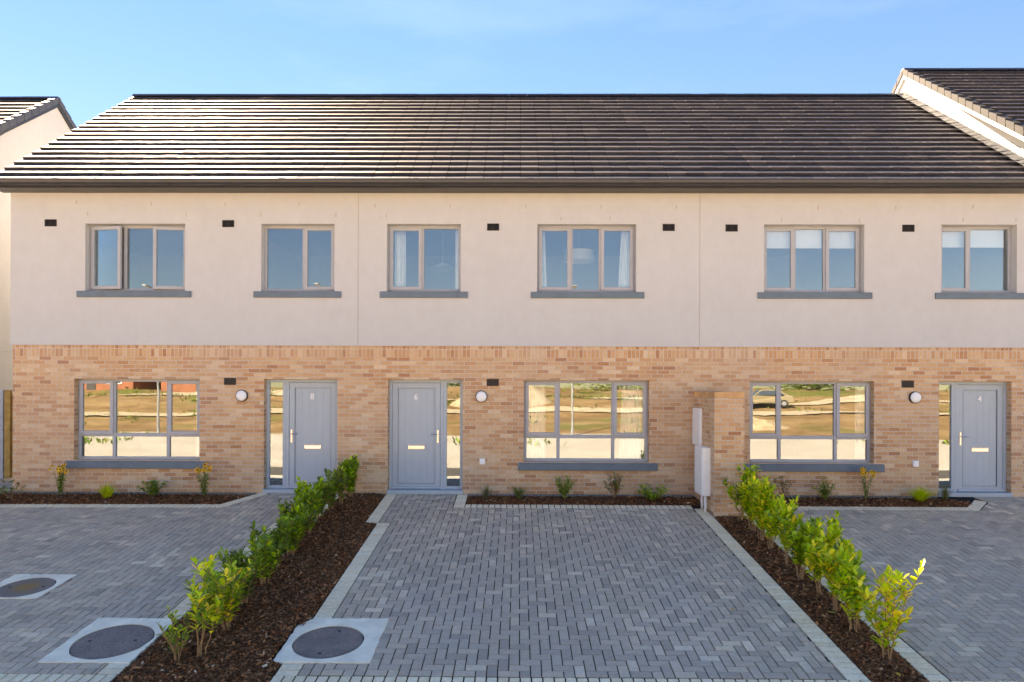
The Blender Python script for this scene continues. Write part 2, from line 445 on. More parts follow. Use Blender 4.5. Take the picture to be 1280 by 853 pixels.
# planting beds: lumpy soil with bark chips
def in_poly(x, y, P):
    c = False
    for i in range(len(P)):
        (x0, y0), (x1, y1) = P[i-1], P[i]
        if (y0 > y) != (y1 > y) and x < (x1-x0)*(y-y0)/(y1-y0)+x0: c = not c
    return c
def bed(poly, seed, crown=.035, density=3600, step=.055):
    r = random.Random(seed)
    xs = [p[0] for p in poly]; ys = [p[1] for p in poly]
    x0, x1, y0, y1 = min(xs), max(xs), min(ys), max(ys)
    def edge(x, y):
        d = 9
        for i in range(len(poly)):
            a = Vector(poly[i-1]); b = Vector(poly[i]); p = Vector((x, y)); t = max(0, min(1, (p-a).dot(b-a)/max(1e-9, (b-a).length_squared)))
            d = min(d, (p-(a+(b-a)*t)).length)
        return d
    def h(x, y):
        e = min(1, edge(x, y)/.12)
        return SL*y - .012 + crown*e + .022*noise.noise(Vector((x*3.2, y*3.2, seed))) * e + .012*noise.noise(Vector((x*14, y*14, seed)))
    V = []; F = []; T = []; idx = {}
    nx = max(2, int((x1-x0)/step)); ny = max(2, int((y1-y0)/step))
    for i in range(nx+1):
        for j in range(ny+1):
            x = x0+(x1-x0)*i/nx; y = y0+(y1-y0)*j/ny; idx[i, j] = len(V); V.append((x, y, h(x, y)))
    for i in range(nx):
        for j in range(ny):
            cx = x0+(x1-x0)*(i+.5)/nx; cy = y0+(y1-y0)*(j+.5)/ny
            if in_poly(cx, cy, poly) and not any(u[0] < cx < u[1] and u[2] < cy < u[3] for u in SLABS): F.append((idx[i, j], idx[i+1, j], idx[i+1, j+1], idx[i, j+1])); T.append(r.uniform(0, .5))
    n = int((x1-x0)*(y1-y0)*density)
    for _ in range(n):
        x = r.uniform(x0, x1); y = r.uniform(y0, y1)
        if not in_poly(x + r.uniform(-.012, .012), y + r.uniform(-.012, .012), poly): continue
        if any(u[0]-.01 < x < u[1]+.01 and u[2]-.01 < y < u[3]+.01 and x < -1.5 and not (x < -2.24 and y > -6.17+(-5.22+6.17)*.8) for u in SLABS): continue
        L = r.choice((.010, .014, .018, .026)) * r.uniform(.7, 1.3); W = L * r.uniform(.3, .6)
        a = r.uniform(0, 2*PI); rot = Matrix.Rotation(a, 3, 'Z') @ Matrix.Rotation(r.gauss(0, .45), 3, 'X') @ Matrix.Rotation(r.gauss(0, .45), 3, 'Y')
        c = Vector((x, y, h(x, y) + r.uniform(0, .012)))
        k = len(V); th = W*.35
        for p in ((-L, -W, 0), (L, -W*.7, 0), (L*.9, W, 0), (-L*.8, W*.8, 0)): V.append(tuple(c + rot @ Vector(p)))
        V.append(tuple(c + rot @ Vector((0, 0, th))))
        t = min(1, r.random()**1.4 * .93) if r.random() < .985 else r.uniform(.94, 1)
        for q in ((k, k+1, k+4), (k+1, k+2, k+4), (k+2, k+3, k+4), (k+3, k, k+4)): F.append(q); T.append(t)
    o = raw_mesh('mulch', V, F, 'bark', tints=T); o['kind'] = 'stuff'
    tag(o, None, None)
    return o, h
LB = [(-3.71, -7.2), (-2.27, -7.2), (-2.27, -1.80), (-2.47, -1.78), (-2.47, -.03), (-3.28, -.03), (-3.28, -1.78), (-3.71, -1.80)]
lb, hL = bed(LB, 11); tag(lb, 'dark bark mulch in the wide bed left of the middle drive', 'mulch')
RB = [(3.262, -7.2), (3.79, -7.2), (3.79, -1.34), (3.262, -1.34)]
rb, hR = bed(RB, 12); tag(rb, 'dark bark mulch in the narrow bed in front of the brick pier', 'mulch')
MBd = [(-.92, -.685), (3.275, -.685), (3.275, -.14), (-.92, -.14)]
mb, hM = bed(MBd, 13, .03); tag(mb, 'dark bark mulch under the middle house window', 'mulch')
LF = [(-12.3, -.90), (-5.28, -.755), (-4.88, -.10), (-4.92, -.14), (-12.3, -.14)]
lf, hF = bed(LF, 14, .03); tag(lf, 'dark bark mulch under the left house window', 'mulch')
RF = [(3.80, -.70), (7.88, -.70), (8.18, -.40), (7.60, -.14), (3.80, -.14)]
rf_, hG = bed(RF, 15, .03); tag(rf_, 'dark bark mulch under the right house window', 'mulch')
def gravel(x0, x1, seed):
    r = random.Random(seed); V = [(x0, -.16, SL*-.16+.004), (x1, -.16, SL*-.16+.004), (x1, -.01, .004), (x0, -.01, .004)]; F = [(0, 1, 2, 3)]; T = [.3]
    for _ in range(int((x1-x0)*330)):
        x = r.uniform(x0, x1); y = r.uniform(-.16, -.012); s_ = r.uniform(.006, .014); k = len(V); z = SL*y+.006
        for p in ((-s_, 0, 0), (0, -s_, 0), (s_, 0, 0), (0, s_, 0), (0, 0, s_*.8)): V.append((x+p[0], y+p[1], z+p[2]))
        t = r.random()
        for q in ((k, k+1, k+4), (k+1, k+2, k+4), (k+2, k+3, k+4), (k+3, k, k+4)): F.append(q); T.append(t)
    o = raw_mesh('gravel', V, F, 'gravel', tints=T); o['kind'] = 'stuff'; return o
tag(gravel(-9.5, -4.9, 1), 'thin strip of pale gravel at the foot of the left house', 'gravel')
tag(gravel(-.92, 3.23, 2), 'thin strip of pale gravel at the foot of the middle house', 'gravel')
tag(gravel(3.8, 7.7, 3), 'thin strip of pale gravel at the foot of the right house', 'gravel')

# chamber covers set in concrete
def manhole(x0, x1, y0, y1, cx, cy, rad, label, mat='cast_cover', cut=0, keys=((-.1, .18), (.1, -.2))):
    root = empty('manhole_cover', (cx, cy, SL*cy), label, 'manhole cover', 'manhole covers in concrete surrounds', rot=(SANG, 0, 0))
    r = random.Random(int(cx*100)); n = 36; seg = 44
    ca = math.cos(SANG)
    outl = []
    X0, X1, Y0, Y1 = x0-cx, x1-cx, (y0-cy)/ca, (y1-cy)/ca
    per = [(X0, Y0), (X1, Y0), (X1, Y1), (X0+cut, Y1), (X0, Y1-cut*1.4)] if cut else [(X0, Y0), (X1, Y0), (X1, Y1), (X0, Y1)]
    def hit(a):
        d = (math.cos(a), math.sin(a)); best = 9
        for i in range(len(per)):
            p, q = per[i-1], per[i]; ex, ey = q[0]-p[0], q[1]-p[1]; den = d[0]*ey - d[1]*ex
            if abs(den) < 1e-9: continue
            t = (p[0]*ey - p[1]*ex)/den; s_ = (p[0]*d[1] - p[1]*d[0])/den
            if t > 0 and -1e-6 <= s_ <= 1+1e-6: best = min(best, t)
        return best
    angs = sorted(set([2*PI*k/64 for k in range(64)] + [math.atan2(p[1], p[0]) % (2*PI) for p in per]))
    bm = bmesh.new(); inn = []; inlo = []; out_ = []; low = []
    for a in angs:
        t = hit(a) + r.uniform(-.012, .006); u = rad + .012 + .008*noise.noise(Vector((math.cos(a)*3, math.sin(a)*3, cx)))
        inn.append(bm.verts.new((u*math.cos(a), u*math.sin(a), .006))); inlo.append(bm.verts.new((u*math.cos(a), u*math.sin(a), -.03)))
        out_.append(bm.verts.new((t*math.cos(a), t*math.sin(a), .0075))); low.append(bm.verts.new((t*math.cos(a)*1.01, t*math.sin(a)*1.01, -.03)))
    m_ = len(angs)
    for i in range(m_):
        j = (i+1) % m_
        bm.faces.new((inn[i], out_[i], out_[j], inn[j])); bm.faces.new((out_[i], low[i], low[j], out_[j])); bm.faces.new((inlo[i], inn[i], inn[j], inlo[j]))
    me = bpy.data.meshes.new('surround'); bm.to_mesh(me); bm.free(); me.materials.append(MATS['concrete'])
    o = bpy.data.objects.new('surround', me); C.objects.link(o); o.parent = root
    def prt(name, mbx, mat):
        me = bpy.data.meshes.new(name); bmesh.ops.recalc_face_normals(mbx.bm, faces=mbx.bm.faces[:]); mbx.bm.to_mesh(me); mbx.bm.free(); me.materials.append(MATS[mat])
        o = bpy.data.objects.new(name, me); C.objects.link(o); o.parent = root; return o
    q = MB(); q.disc((0, 0, 0), rad, -.03, .001, 'z', 48); prt('cover_plate', q, mat)
    q = MB()
    for k in range(48):
        a, b_ = 2*PI*k/48, 2*PI*(k+1)/48; r0, r1 = rad-.022, rad-.012
        q.face([(r0*math.cos(a), r0*math.sin(a), .0035), (r1*math.cos(a), r1*math.sin(a), .0035), (r1*math.cos(b_), r1*math.sin(b_), .0035), (r0*math.cos(b_), r0*math.sin(b_), .0035)])
    prt('rim', q, 'cast_cover')
    for kx, ky in keys:
        q = MB(); q.disc((kx, ky, 0), .017, .0012, .0035, 'z', 12); prt('key_hole', q, 'dark_rubber')
manhole(-2.37, -1.42, -6.17, -5.22, -1.94, -5.75, .345, 'round grey cover in a pale square surround at the front left of the middle drive', cut=.13, keys=((.05, .24), (-.02, -.24)))
manhole(-4.62, -3.73, -6.20, -5.25, -4.15, -5.77, .37, 'round grey cover in a pale square surround nearest the hedge on the left drive', keys=((-.24, .0), (.22, .02)))
manhole(-6.45, -5.66, -4.75, -4.02, -6.03, -4.42, .30, 'smaller cover with a rusty brown middle at the far left edge', 'cast_cover_rusty', keys=((-.2, .0), (.2, .02)))

# ------------------------------------------------------------------ houses
def wall_sheet(mbx, x0, x1, z0, z1, holes, y=0.0, t=.14):
    """front wall with real openings and reveals"""
    xs = sorted({x0, x1, *[h[0] for h in holes], *[h[1] for h in holes]})
    zs = sorted({z0, z1, *[h[2] for h in holes], *[h[3] for h in holes]})
    xs = [x for x in xs if x0 <= x <= x1]; zs = [z for z in zs if z0 <= z <= z1]
    for a, b_ in zip(xs, xs[1:]):
        for c_, d in zip(zs, zs[1:]):
            mx, mz = (a+b_)/2, (c_+d)/2
            if any(h[0] < mx < h[1] and h[2] < mz < h[3] for h in holes): continue
            mbx.face([(a, y, c_), (b_, y, c_), (b_, y, d), (a, y, d)])
            mbx.face([(a, y+t, d), (b_, y+t, d), (b_, y+t, c_), (a, y+t, c_)])
    for h in holes:
        a, b_, c_, d = h
        c2, d2 = max(c_, z0), min(d, z1)
        mbx.face([(a, y, c2), (a, y, d2), (a, y+t, d2), (a, y+t, c2)])
        mbx.face([(b_, y, d2), (b_, y, c2), (b_, y+t, c2), (b_, y+t, d2)])
        if d <= z1: mbx.face([(a, y, d), (b_, y, d), (b_, y+t, d), (a, y+t, d)])
        if c_ > z0: mbx.face([(b_, y, c_), (a, y, c_), (a, y+t, c_), (b_, y+t, c_)])
    mbx.face([(x0, y, z0), (x0, y, z1), (x0, y+t, z1), (x0, y+t, z0)])
    mbx.face([(x1, y, z1), (x1, y, z0), (x1, y+t, z0), (x1, y+t, z1)])
    mbx.face([(x0, y, z0), (x0, y+t, z0), (x1, y+t, z0), (x1, y, z0)])

def ring_frame(mbx, x0, x1, z0, z1, w, y0, y1):
    mbx.box(x0, x0+w, y0, y1, z0, z1); mbx.box(x1-w, x1, y0, y1, z0, z1)
    mbx.box(x0+w, x1-w, y0, y1, z0, z0+w); mbx.box(x0+w, x1-w, y0, y1, z1-w, z1)

FY = .125   # frame face behind the wall face
def pane(parent, x0, x1, z0, z1, y):
    q = MB(); q.box(x0, x1, y, y+.006, z0, z1); q.build('pane', 'glass', parent)
def window(house, x0, x1, z0, z1, lights, transom=None, sill=None):
    """lights: (fraction edges) list of (xa, xb, opening, hinge, angle)"""
    w = .055
    q = MB(); ring_frame(q, x0, x1, z0+.0, z1, w, FY, FY+.07)
    q.box(x0+w, x1-w, FY-.012, FY+.06, z0+.0-.0, z0+.035)
    for i, L in enumerate(lights[:-1]):
        q.box(L[1]-.03, L[1]+.03, FY+.003, FY+.067, z0+w, z1-w)
    if transom:
        for L in lights: q.box(max(L[0]+.03, x0+w), min(L[1]-.03, x1-w), FY+.003, FY+.067, transom-.032, transom+.032)
    fr = q.build('window', 'frame', house, bev=.004)
    for (xa, xb, op, hinge, ang) in lights:
        za = (transom + .032) if transom else z0 + w
        a = xa + (w if abs(xa-x0) < .01 else .03); b_ = xb - (w if abs(xb-x1) < .01 else .03)
        if transom: pane(fr, a, b_, z0+w, transom-.032, FY+.03)
        if op:
            A, B, ZA, ZB = a-.022, b_+.022, za-.022, z1-w+.022
            hx = A if hinge == 'l' else B
            c_ = bpy.data.objects.new('casement', None)
            q = MB(); ring_frame(q, A, B, ZA, ZB, .062, FY-.022, FY+.03)
            q.box(A+.062, B-.062, FY-.012, FY-.004, ZA+.062, ZA+.068)
            k = q.build('casement', 'frame', None, bev=.004, origin=(hx, FY, (ZA+ZB)/2))
            k.location = Vector((hx, FY, (ZA+ZB)/2)) - parent_world(fr).translation
            k.rotation_euler = (0, 0, ang); k.parent = fr
            q = MB(); q.box(A+.06, B-.06, FY+.002, FY+.008, ZA+.06, ZB-.06)
            g = q.build('pane', 'glass', None, origin=(hx, FY, (ZA+ZB)/2)); g.location = k.location; g.rotation_euler = k.rotation_euler; g.parent = fr
        else:
            pane(fr, a, b_, za, z1-w, FY+.03)
    s0, s1, sz0, sz1 = sill
    q = MB(); q.prism([(-.055, sz0), (-.055, sz1-.006), (FY+.01, sz1+.008), (FY+.01, sz0)], 'x', s0, s1)
    q.build('sill', 'sill_paint', fr, bev=.004)
    return fr

def text_mesh(name, txt, size, mat, parent, loc):
    cu = bpy.data.curves.new(name, 'FONT'); cu.body = txt; cu.size = size; cu.extrude = .003; cu.align_x = 'CENTER'; cu.offset = .0025
    t = bpy.data.objects.new('t', cu); C.objects.link(t)
    dg = bpy.context.evaluated_depsgraph_get(); me = bpy.data.meshes.new_from_object(t.evaluated_get(dg))
    bpy.data.objects.remove(t); bpy.data.curves.remove(cu)
    me.name = name; me.materials.clear(); me.materials.append(MATS[mat])
    o = bpy.data.objects.new(name, me); C.objects.link(o); o.rotation_euler = (PI/2, 0, 0)
    o.location = Vector(loc) - parent_world(parent).translation; o.parent = parent
    return o

def doorway(house, x0, x1, side, num, plate=('metal_satin', 'metal_gold')):
    """side: which side the glazed light is on"""
    z1 = 2.133; zb = .012
    q = MB()
    lw = .37                                 # sidelight unit width
    ring = lambda a, b_: (q.box(a, a+.06, FY, FY+.075, zb+.055, z1), q.box(b_-.06, b_, FY, FY+.075, zb+.055, z1), q.box(a+.06, b_-.06, FY, FY+.075, z1-.06, z1))
    if side == 'l': sa, sb, da, db = x0, x0+lw, x0+lw, x1
    else: sa, sb, da, db = x1-lw, x1, x0, x1-lw
    ring(sa, sb); ring(da, db)
    q.box(sa+.06, sb-.06, FY+.002, FY+.073, zb+.055, zb+.115)
    df = q.build('door_frame', 'door_paint', house, bev=.005)
    q = MB(); q.box(x0-.01, x1+.01, -.03, FY+.07, zb-.02, zb+.055); q.build('threshold', 'door_paint', df, bev=.006)
    pane(df, sa+.06, sb-.06, zb+.115, z1-.06, FY+.03)
    # the leaf: stiles and rails round a boarded panel
    a, b_ = da+.064, db-.064; c_, d = zb+.075, z1-.064
    q = MB(); sw = .105
    q.box(a, a+sw, FY+.012, FY+.05, c_, d); q.box(b_-sw, b_, FY+.012, FY+.05, c_, d)
    q.box(a+sw, b_-sw, FY+.012, FY+.05, d-.10, d); q.box(a+sw, b_-sw, FY+.012, FY+.05, c_, c_+.085)
    nb = 5; pw = (b_-a-2*sw)/nb
    for i in range(nb): q.box(a+sw+pw*i+.0008, a+sw+pw*(i+1)-.0008, FY+.027, FY+.045, c_+.087, d-.102)
    q.box(a+sw, b_-sw, FY+.029, FY+.048, c_+.085, d-.10)
    # raised bead round the panel
    x_0, x_1, z_0, z_1 = a+sw-.012, b_-sw+.012, c_+.085-.012, d-.10+.012
    ring_frame(q, x_0, x_1, z_0, z_1, .012, FY+.004, FY+.03)
    dl = q.build('door', 'door_paint', house, bev=.002)
    q = MB(); q.box(a-.002, b_+.002, FY-.022, FY+.011, c_-.012, c_+.035); q.build('weather_bar', 'door_paint', dl, bev=.006)
    hx = a+.045 if side == 'l' else b_-.045; dirn = 1 if side == 'l' else -1; hz = 1.06
    q = MB(); q.box(hx-.014, hx+.014, FY-.0, FY+.011, hz-.12, hz+.12)
    q.tube([(hx, FY+.006, hz+.04), (hx, FY-.045, hz+.04)], .009, 8)
    q.tube([(hx, FY-.042, hz+.04), (hx+dirn*.05, FY-.047, hz+.04), (hx+dirn*.125, FY-.044, hz+.037)], [.009, .009, .007], 8)
    q.disc((hx, FY, hz-.05), .008, -.006, .0, 'y', 12)
    q.build('handle', plate[1], dl, bev=.0)
    px = (a+b_)/2
    q = MB(); q.box(px-.155, px+.155, FY+.013, FY+.024, .82+.0, .895)
    q.box(px-.135, px+.135, FY+.006, FY+.014, .833, .882); q.box(px-.14, px+.14, FY+.003, FY+.012, .884, .889)
    q.build('letter_plate', plate[0], dl, bev=.003)
    text_mesh('house_number', num, .155, 'white_plastic', dl, (px+(-.01), FY+.018, 1.755))

def vent(house, x, z, lower=False):
    q = MB(); w, h = .112, .066
    ring_frame(q, x-w, x+w, z-h, z+h, .014, -.010 - (0 if lower else .02), .02)
    for k in range(5):
        zz = z-h+.022+k*(2*h-.04)/4.2
        q.box(x-w+.014, x+w-.014, -.006-(0 if lower else .02), .01, zz, zz+.009)
    q.box(x-.005, x+.005, -.009-(0 if lower else .02), .012, z-h+.014, z+h-.014)
    o = q.build('air_vent', 'dark_vent', house)
    q = MB(); q.box(x-w+.01, x+w-.01, -.003-(0 if lower else .023), .012, z-h+.01, z+h-.01); q.build('grille_back', 'dark_rubber', o)
def wall_light(house, x, z):
    q = MB(); q.disc((x, 0, z), .110, -.045, 0, 'y', 36); o = q.build('wall_light', 'dark_vent', house, smooth=False, bev=.006)
    bm = MB(); rings = []
    for k, (r_, d) in enumerate(((.098, -.046), (.093, -.062), (.07, -.074), (.04, -.081), (.012, -.083))):
        rings.append([bm.bm.verts.new((x+r_*math.cos(2*PI*i/32), d, z+r_*math.sin(2*PI*i/32))) for i in range(32)])
    for a, b_ in zip(rings, rings[1:]):
        for i in range(32): bm.bm.faces.new((a[i], a[(i+1) % 32], b_[(i+1) % 32], b_[i]))
    bm.bm.faces.new(rings[-1]); bm.build('diffuser', 'white_plastic', o, smooth=True)

ZB, ZT = 2.765, 5.615        # top of brickwork, top of render
RY, RZ, EY, EZ = 4.3, 9.30, -.50, 5.735
def roof_tiles(house, x0, x1, ey=EY, ez=EZ, ry=RY, rz=RZ, seed=1, n=20, stepx=.33):
    L = math.hypot(ry-ey, rz-ez); d = Vector((0, (ry-ey)/L, (rz-ez)/L)); nrm = Vector((0, -d.z, d.y))
    r = random.Random(seed); V = []; F = []; T = []
    g = L/n; th = .046
    for k in range(n):
        nx = max(1, round((x1-x0)/stepx)); w = (x1-x0)/nx
        for i in range(nx):
            a, b_ = x0+i*w+(.004 if i else 0), x0+(i+1)*w-(.004 if i < nx-1 else 0)
            j = r.uniform(-.0016, .0016); j2 = r.uniform(-.0012, .0012)
            base = Vector((0, ey, ez)) + d*(g*k)
            lo = base + nrm*(.0+j); up = base + d*(g+.02) + nrm*(-th+j*.3+.002)
            o = len(V)
            ch = .006
            lo2 = lo + d*ch; lof = lo - nrm*ch; lob = lo - nrm*th
            for p, dj in ((lob, 0), (lof, j2), (lo2, j2), (up, 0)):
                V.append((a, p.y, p.z+dj)); V.append((b_, p.y, p.z-dj))
            V.append((a, up.y, up.z-.02)); V.append((b_, up.y, up.z-.02))
            t = min(1, max(0, r.gauss(.5, .22)))
            F += [(o, o+1, o+3, o+2), (o+2, o+3, o+5, o+4), (o+4, o+5, o+7, o+6), (o, o+2, o+4, o+6), (o+1, o+7, o+5, o+3), (o, o+6, o+8), (o+1, o+9, o+7)]; T += [t]*7
    # rear slope, plain underside and closure
    s0 = len(V)
    V += [(x0, ry, rz-.03), (x1, ry, rz-.03), (x1, 2*ry-ey, ez-.03), (x0, 2*ry-ey, ez-.03), (x0+.002, ey+.02, ez-.06), (x1-.002, ey+.02, ez-.06), (x1-.002, ry, rz-.075), (x0+.002, ry, rz-.075)]
    F += [(s0, s0+1, s0+2, s0+3), (s0+4, s0+7, s0+6, s0+5)]; T += [.4, .4]
    o = raw_mesh('roof', V, F, 'roof_tile', None, tints=T)
    o.parent = house; M = parent_world(house); o.data.transform(M.inverted())
    q = MB(); nr = max(1, round((x1-x0)/.45)); w = (x1-x0)/nr
    for i in range(nr):
        a = x0+i*w; b_ = a+w-.004; jz = r.uniform(-.003, .003)
        q.prism([(ry-.10, rz-.055), (ry-.05, rz+.004+jz), (ry+.05, rz+.004+jz), (ry+.10, rz-.055)], 'x', a, b_)
    q.build('ridge', 'ridge_tile', o)
    return o

def house(xa, xb, label, lets):
    h = empty('terraced_house', ((xa+xb)/2, 0, 0), label, 'house', 'terraced houses in the row')
    holes_b, holes_t = lets['low'], lets['up']
    q = MB(); wall_sheet(q, xa, xb, -.5, ZB-.215, holes_b); q.build('brick_wall', 'brick', h, normals=False)
    q = MB(); q.box(xa, xb, 0, .14, ZB-.215, ZB-.004); q.build('soldier_course', 'brick_soldier', h)
    q = MB(); wall_sheet(q, xa-(.035 if lets.get('end') else 0), xb, ZB, ZT, holes_t, y=-.022, t=.165)
    q.box(xa-(.035 if lets.get('end') else 0), xb, -.03, -.021, ZB-.008, ZB+.006)
    q.build('render_wall', 'render_paint', h, normals=False)
    # shell behind: side, rear, floors, cross walls (rooms stay unlit)
    q = MB(); lx, rx = xa+.003, xb-.003
    q.face([(lx, .14, -.5), (lx, 8.6, -.5), (lx, 8.6, ZT), (lx, RY, RZ-.12), (lx, .14, ZT)])
    q.face([(rx, .14, -.5), (rx, 8.6, -.5), (rx, 8.6, ZT), (rx, RY, RZ-.12), (rx, .14, ZT)])
    q.face([(lx, 8.6, -.5), (rx, 8.6, -.5), (rx, 8.6, ZT), (lx, 8.6, ZT)])
    q.build('side_wall', 'render_paint', h, normals=False)
    q = MB()
    q.box(lx+.01, rx-.01, .15, 4.2, 2.42, 2.66); q.box(lx+.01, rx-.01, .15, 4.2, 5.25, 5.4)
    q.box(lx+.01, rx-.01, 4.2, 4.3, 0, 5.4)
    q.box(lx+.01, lx+.05, .15, 4.2, 0, 5.25); q.box(rx-.05, rx-.01, .15, 4.2, 0, 5.25)
    px = lets['part']; q.box(px-.05, px+.05, .15, 4.2, 0, 2.42)
    px = lets['part2']; q.box(px-.05, px+.05, .15, 4.2, 2.66, 5.25)
    q.build('room_walls', 'plaster', h)
    q = MB(); q.box(lx+.02, rx-.02, .14, 4.2, -.02, .03); q.box(lx+.06, rx-.06, .16, 4.1, 2.662, 2.675); q.build('room_floor', 'room_floor', h)
    rx0 = xa-(.17 if lets.get('end') else 0)
    roof_tiles(h, rx0, xb, seed=int(xa*10)+50)
    q = MB(); gx0 = rx0-(.05 if lets.get('end') else 0)
    prof = [(-.385, 5.735), (-.385, 5.655), (-.41, 5.632), (-.46, 5.622), (-.50, 5.632), (-.53, 5.66), (-.545, 5.70), (-.545, 5.728), (-.535, 5.728), (-.53, 5.70), (-.515, 5.665), (-.49, 5.645), (-.46, 5.638), (-.42, 5.646), (-.397, 5.665), (-.397, 5.735)]
    q.prism(prof, 'x', gx0, xb); q.build('gutter', 'gutter', h)
    gut = [o for o in bpy.data.objects if o.name.startswith('gutter') and o.parent == h][0]
    gx = xa+1.15
    while gx < xb:
        q = MB(); q.prism([(-.39, 5.731), (-.388, 5.650), (-.41, 5.628), (-.46, 5.617), (-.503, 5.628), (-.534, 5.657), (-.549, 5.70), (-.549, 5.731)], 'x', gx-.045, gx+.045); q.build('union', 'gutter', gut); gx += 2.05
    q = MB(); q.box(rx0, xb, -.383, -.36, 5.592, 5.70); q.build('fascia', 'gutter', h)
    q = MB()
    nb = 3
    for i in range(nb): q.box(rx0, xb, -.358+i*.112, -.358+i*.112+.106, 5.607, 5.62)
    q.build('soffit', 'gutter', h)
    return h
UZ0, UZ1, US = 3.785, 5.035, (3.655, 3.775)
GZ0, GZ1, GS = .602, 2.13, (.452, .59)
# --- left house (8)
hA = house(-9.50, -2.99, 'left terraced house, door number 8, with a top window standing ajar',
    dict(end=True, part=-5.1, part2=-5.6, low=[(-8.34, -5.975, GZ0, GZ1), (-4.765, -3.385, -.5, 2.133)], up=[(-8.125, -6.245, US[0], UZ1), (-4.815, -3.445, US[0], UZ1)]))
window(hA, -8.125, -6.245, UZ0, UZ1, [(-8.125, -7.46, 1, 'l', -.16), (-7.46, -6.90, 0, '', 0), (-6.90, -6.245, 1, 'r', .10)], sill=(-8.27, -6.125, *US))
window(hA, -4.815, -3.445, UZ0, UZ1, [(-4.815, -4.06, 0, '', 0), (-4.06, -3.445, 1, 'r', 0)], sill=(-4.95, -3.315, *US))
window(hA, -8.34, -5.975, GZ0, GZ1, [(-8.34, -7.66, 1, 'l', 0), (-7.66, -6.63, 0, '', 0), (-6.63, -5.975, 1, 'r', 0)], transom=1.07, sill=(-8.465, -5.86, *GS))
doorway(hA, -4.765, -3.385, 'l', '8')
# --- middle house (6)
hB = house(-2.99, 3.375, 'middle terraced house, door number 6, white curtains in its windows',
    dict(part=-.85, part2=-.4, low=[(-2.44, -1.04, -.5, 2.133), (.10, 2.435, GZ0, GZ1)], up=[(-2.465, -1.085, US[0], UZ1), (.34, 2.18, US[0], UZ1)]))
window(hB, -2.465, -1.085, UZ0, UZ1, [(-2.465, -1.82, 1, 'l', 0), (-1.82, -1.085, 0, '', 0)], sill=(-2.59, -.95, *US))
window(hB, .34, 2.18, UZ0, UZ1, [(.34, .98, 1, 'l', 0), (.98, 1.53, 0, '', 0), (1.53, 2.18, 1, 'r', 0)], sill=(.225, 2.33, *US))
window(hB, .10, 2.435, GZ0, GZ1, [(.10, .75, 1, 'l', 0), (.75, 1.78, 0, '', 0), (1.78, 2.435, 1, 'r', 0)], transom=1.07, sill=(0, 2.58, *GS))
doorway(hB, -2.44, -1.04, 'r', '6')
# --- right house (4)
hC = house(3.375, 9.50, 'right terraced house, door number 4, blinds in its top windows',
    dict(part=7.0, part2=7.1, low=[(4.30, 6.60, GZ0, GZ1), (7.80, 9.135, -.5, 2.133)], up=[(4.55, 6.40, US[0], UZ1), (7.82, 9.21, US[0], UZ1)]))
window(hC, 4.55, 6.40, UZ0, UZ1, [(4.55, 5.165, 1, 'l', 0), (5.165, 5.74, 0, '', 0), (5.74, 6.40, 1, 'r', 0)], sill=(4.43, 6.54, *US))
window(hC, 7.82, 9.21, UZ0, UZ1, [(7.82, 8.42, 1, 'l', 0), (8.42, 9.21, 0, '', 0)], sill=(7.705, 9.36, *US))
window(hC, 4.30, 6.60, GZ0, GZ1, [(4.30, 4.90, 1, 'l', 0), (4.90, 5.95, 0, '', 0), (5.95, 6.60, 1, 'r', 0)], transom=1.07, sill=(4.20, 6.775, *GS))
doorway(hC, 7.80, 9.135, 'l', '4', ('metal_satin', 'metal_gold'))
for h, L in ((hA, [(-8.777, 5.045), (-5.436, 5.035)]), (hB, [(-.482, 4.977), (2.78, 4.974)]), (hC, [(3.946, 4.965), (7.209, 4.965)])):
    for x, z in L: vent(h, x, z)
for h, x, z in ((hA, -5.40, 2.087), (hB, -.48, 2.083), (hC, 7.22, 2.08)): vent(h, x, z, True)
for h, x, z in ((hA, -5.17, 1.82), (hB, -.69, 1.82), (hC, 7.345, 1.832)): wall_light(h, x, z)
for h, x, z in ((hB, -.669, .61), (hC, 7.364, .603)):
    q = MB(); q.box(x-.052, x+.052, -.03, 0, z-.055, z+.055); q.box(x-.04, x+.04, -.036, -.03, z-.043, z+.043); q.build('outlet_cover', 'white_plastic', h, bev=.004)
# movement joints and weep vents in the render
for h, x in ((hA, -3.0), (hB, 3.36)):
    q = MB(); q.box(x-.004, x+.004, -.0255, -.021, ZB+.01, ZT); q.build('movement_joint', 'render_joint', h)
weeps = [(93,255),(187,257),(280,257),(107,269.5),(231,270),(373,257),(468,258),(325,270),(419,270),(482,271),(562,258),(656.5,258),(700,273),(761,272),(750,258),(843.5,258),(1019,258),(974,273),(1070,274),(1115,258),(1210,256),(1198,272),(1263,272)]
for u, v_ in weeps:
    x = (u-640)*.01494 - .118; z = 1.985 + (485-v_)*.01488 - .006*(x-0)*.6 
    h = hA if x < -2.99 else hB if x < 3.37 else hC
    q = MB(); q.box(x-.007, x+.007, -.0265, -.02, z-.035, z+.035); q.build('weep_vent', 'render_joint', h)

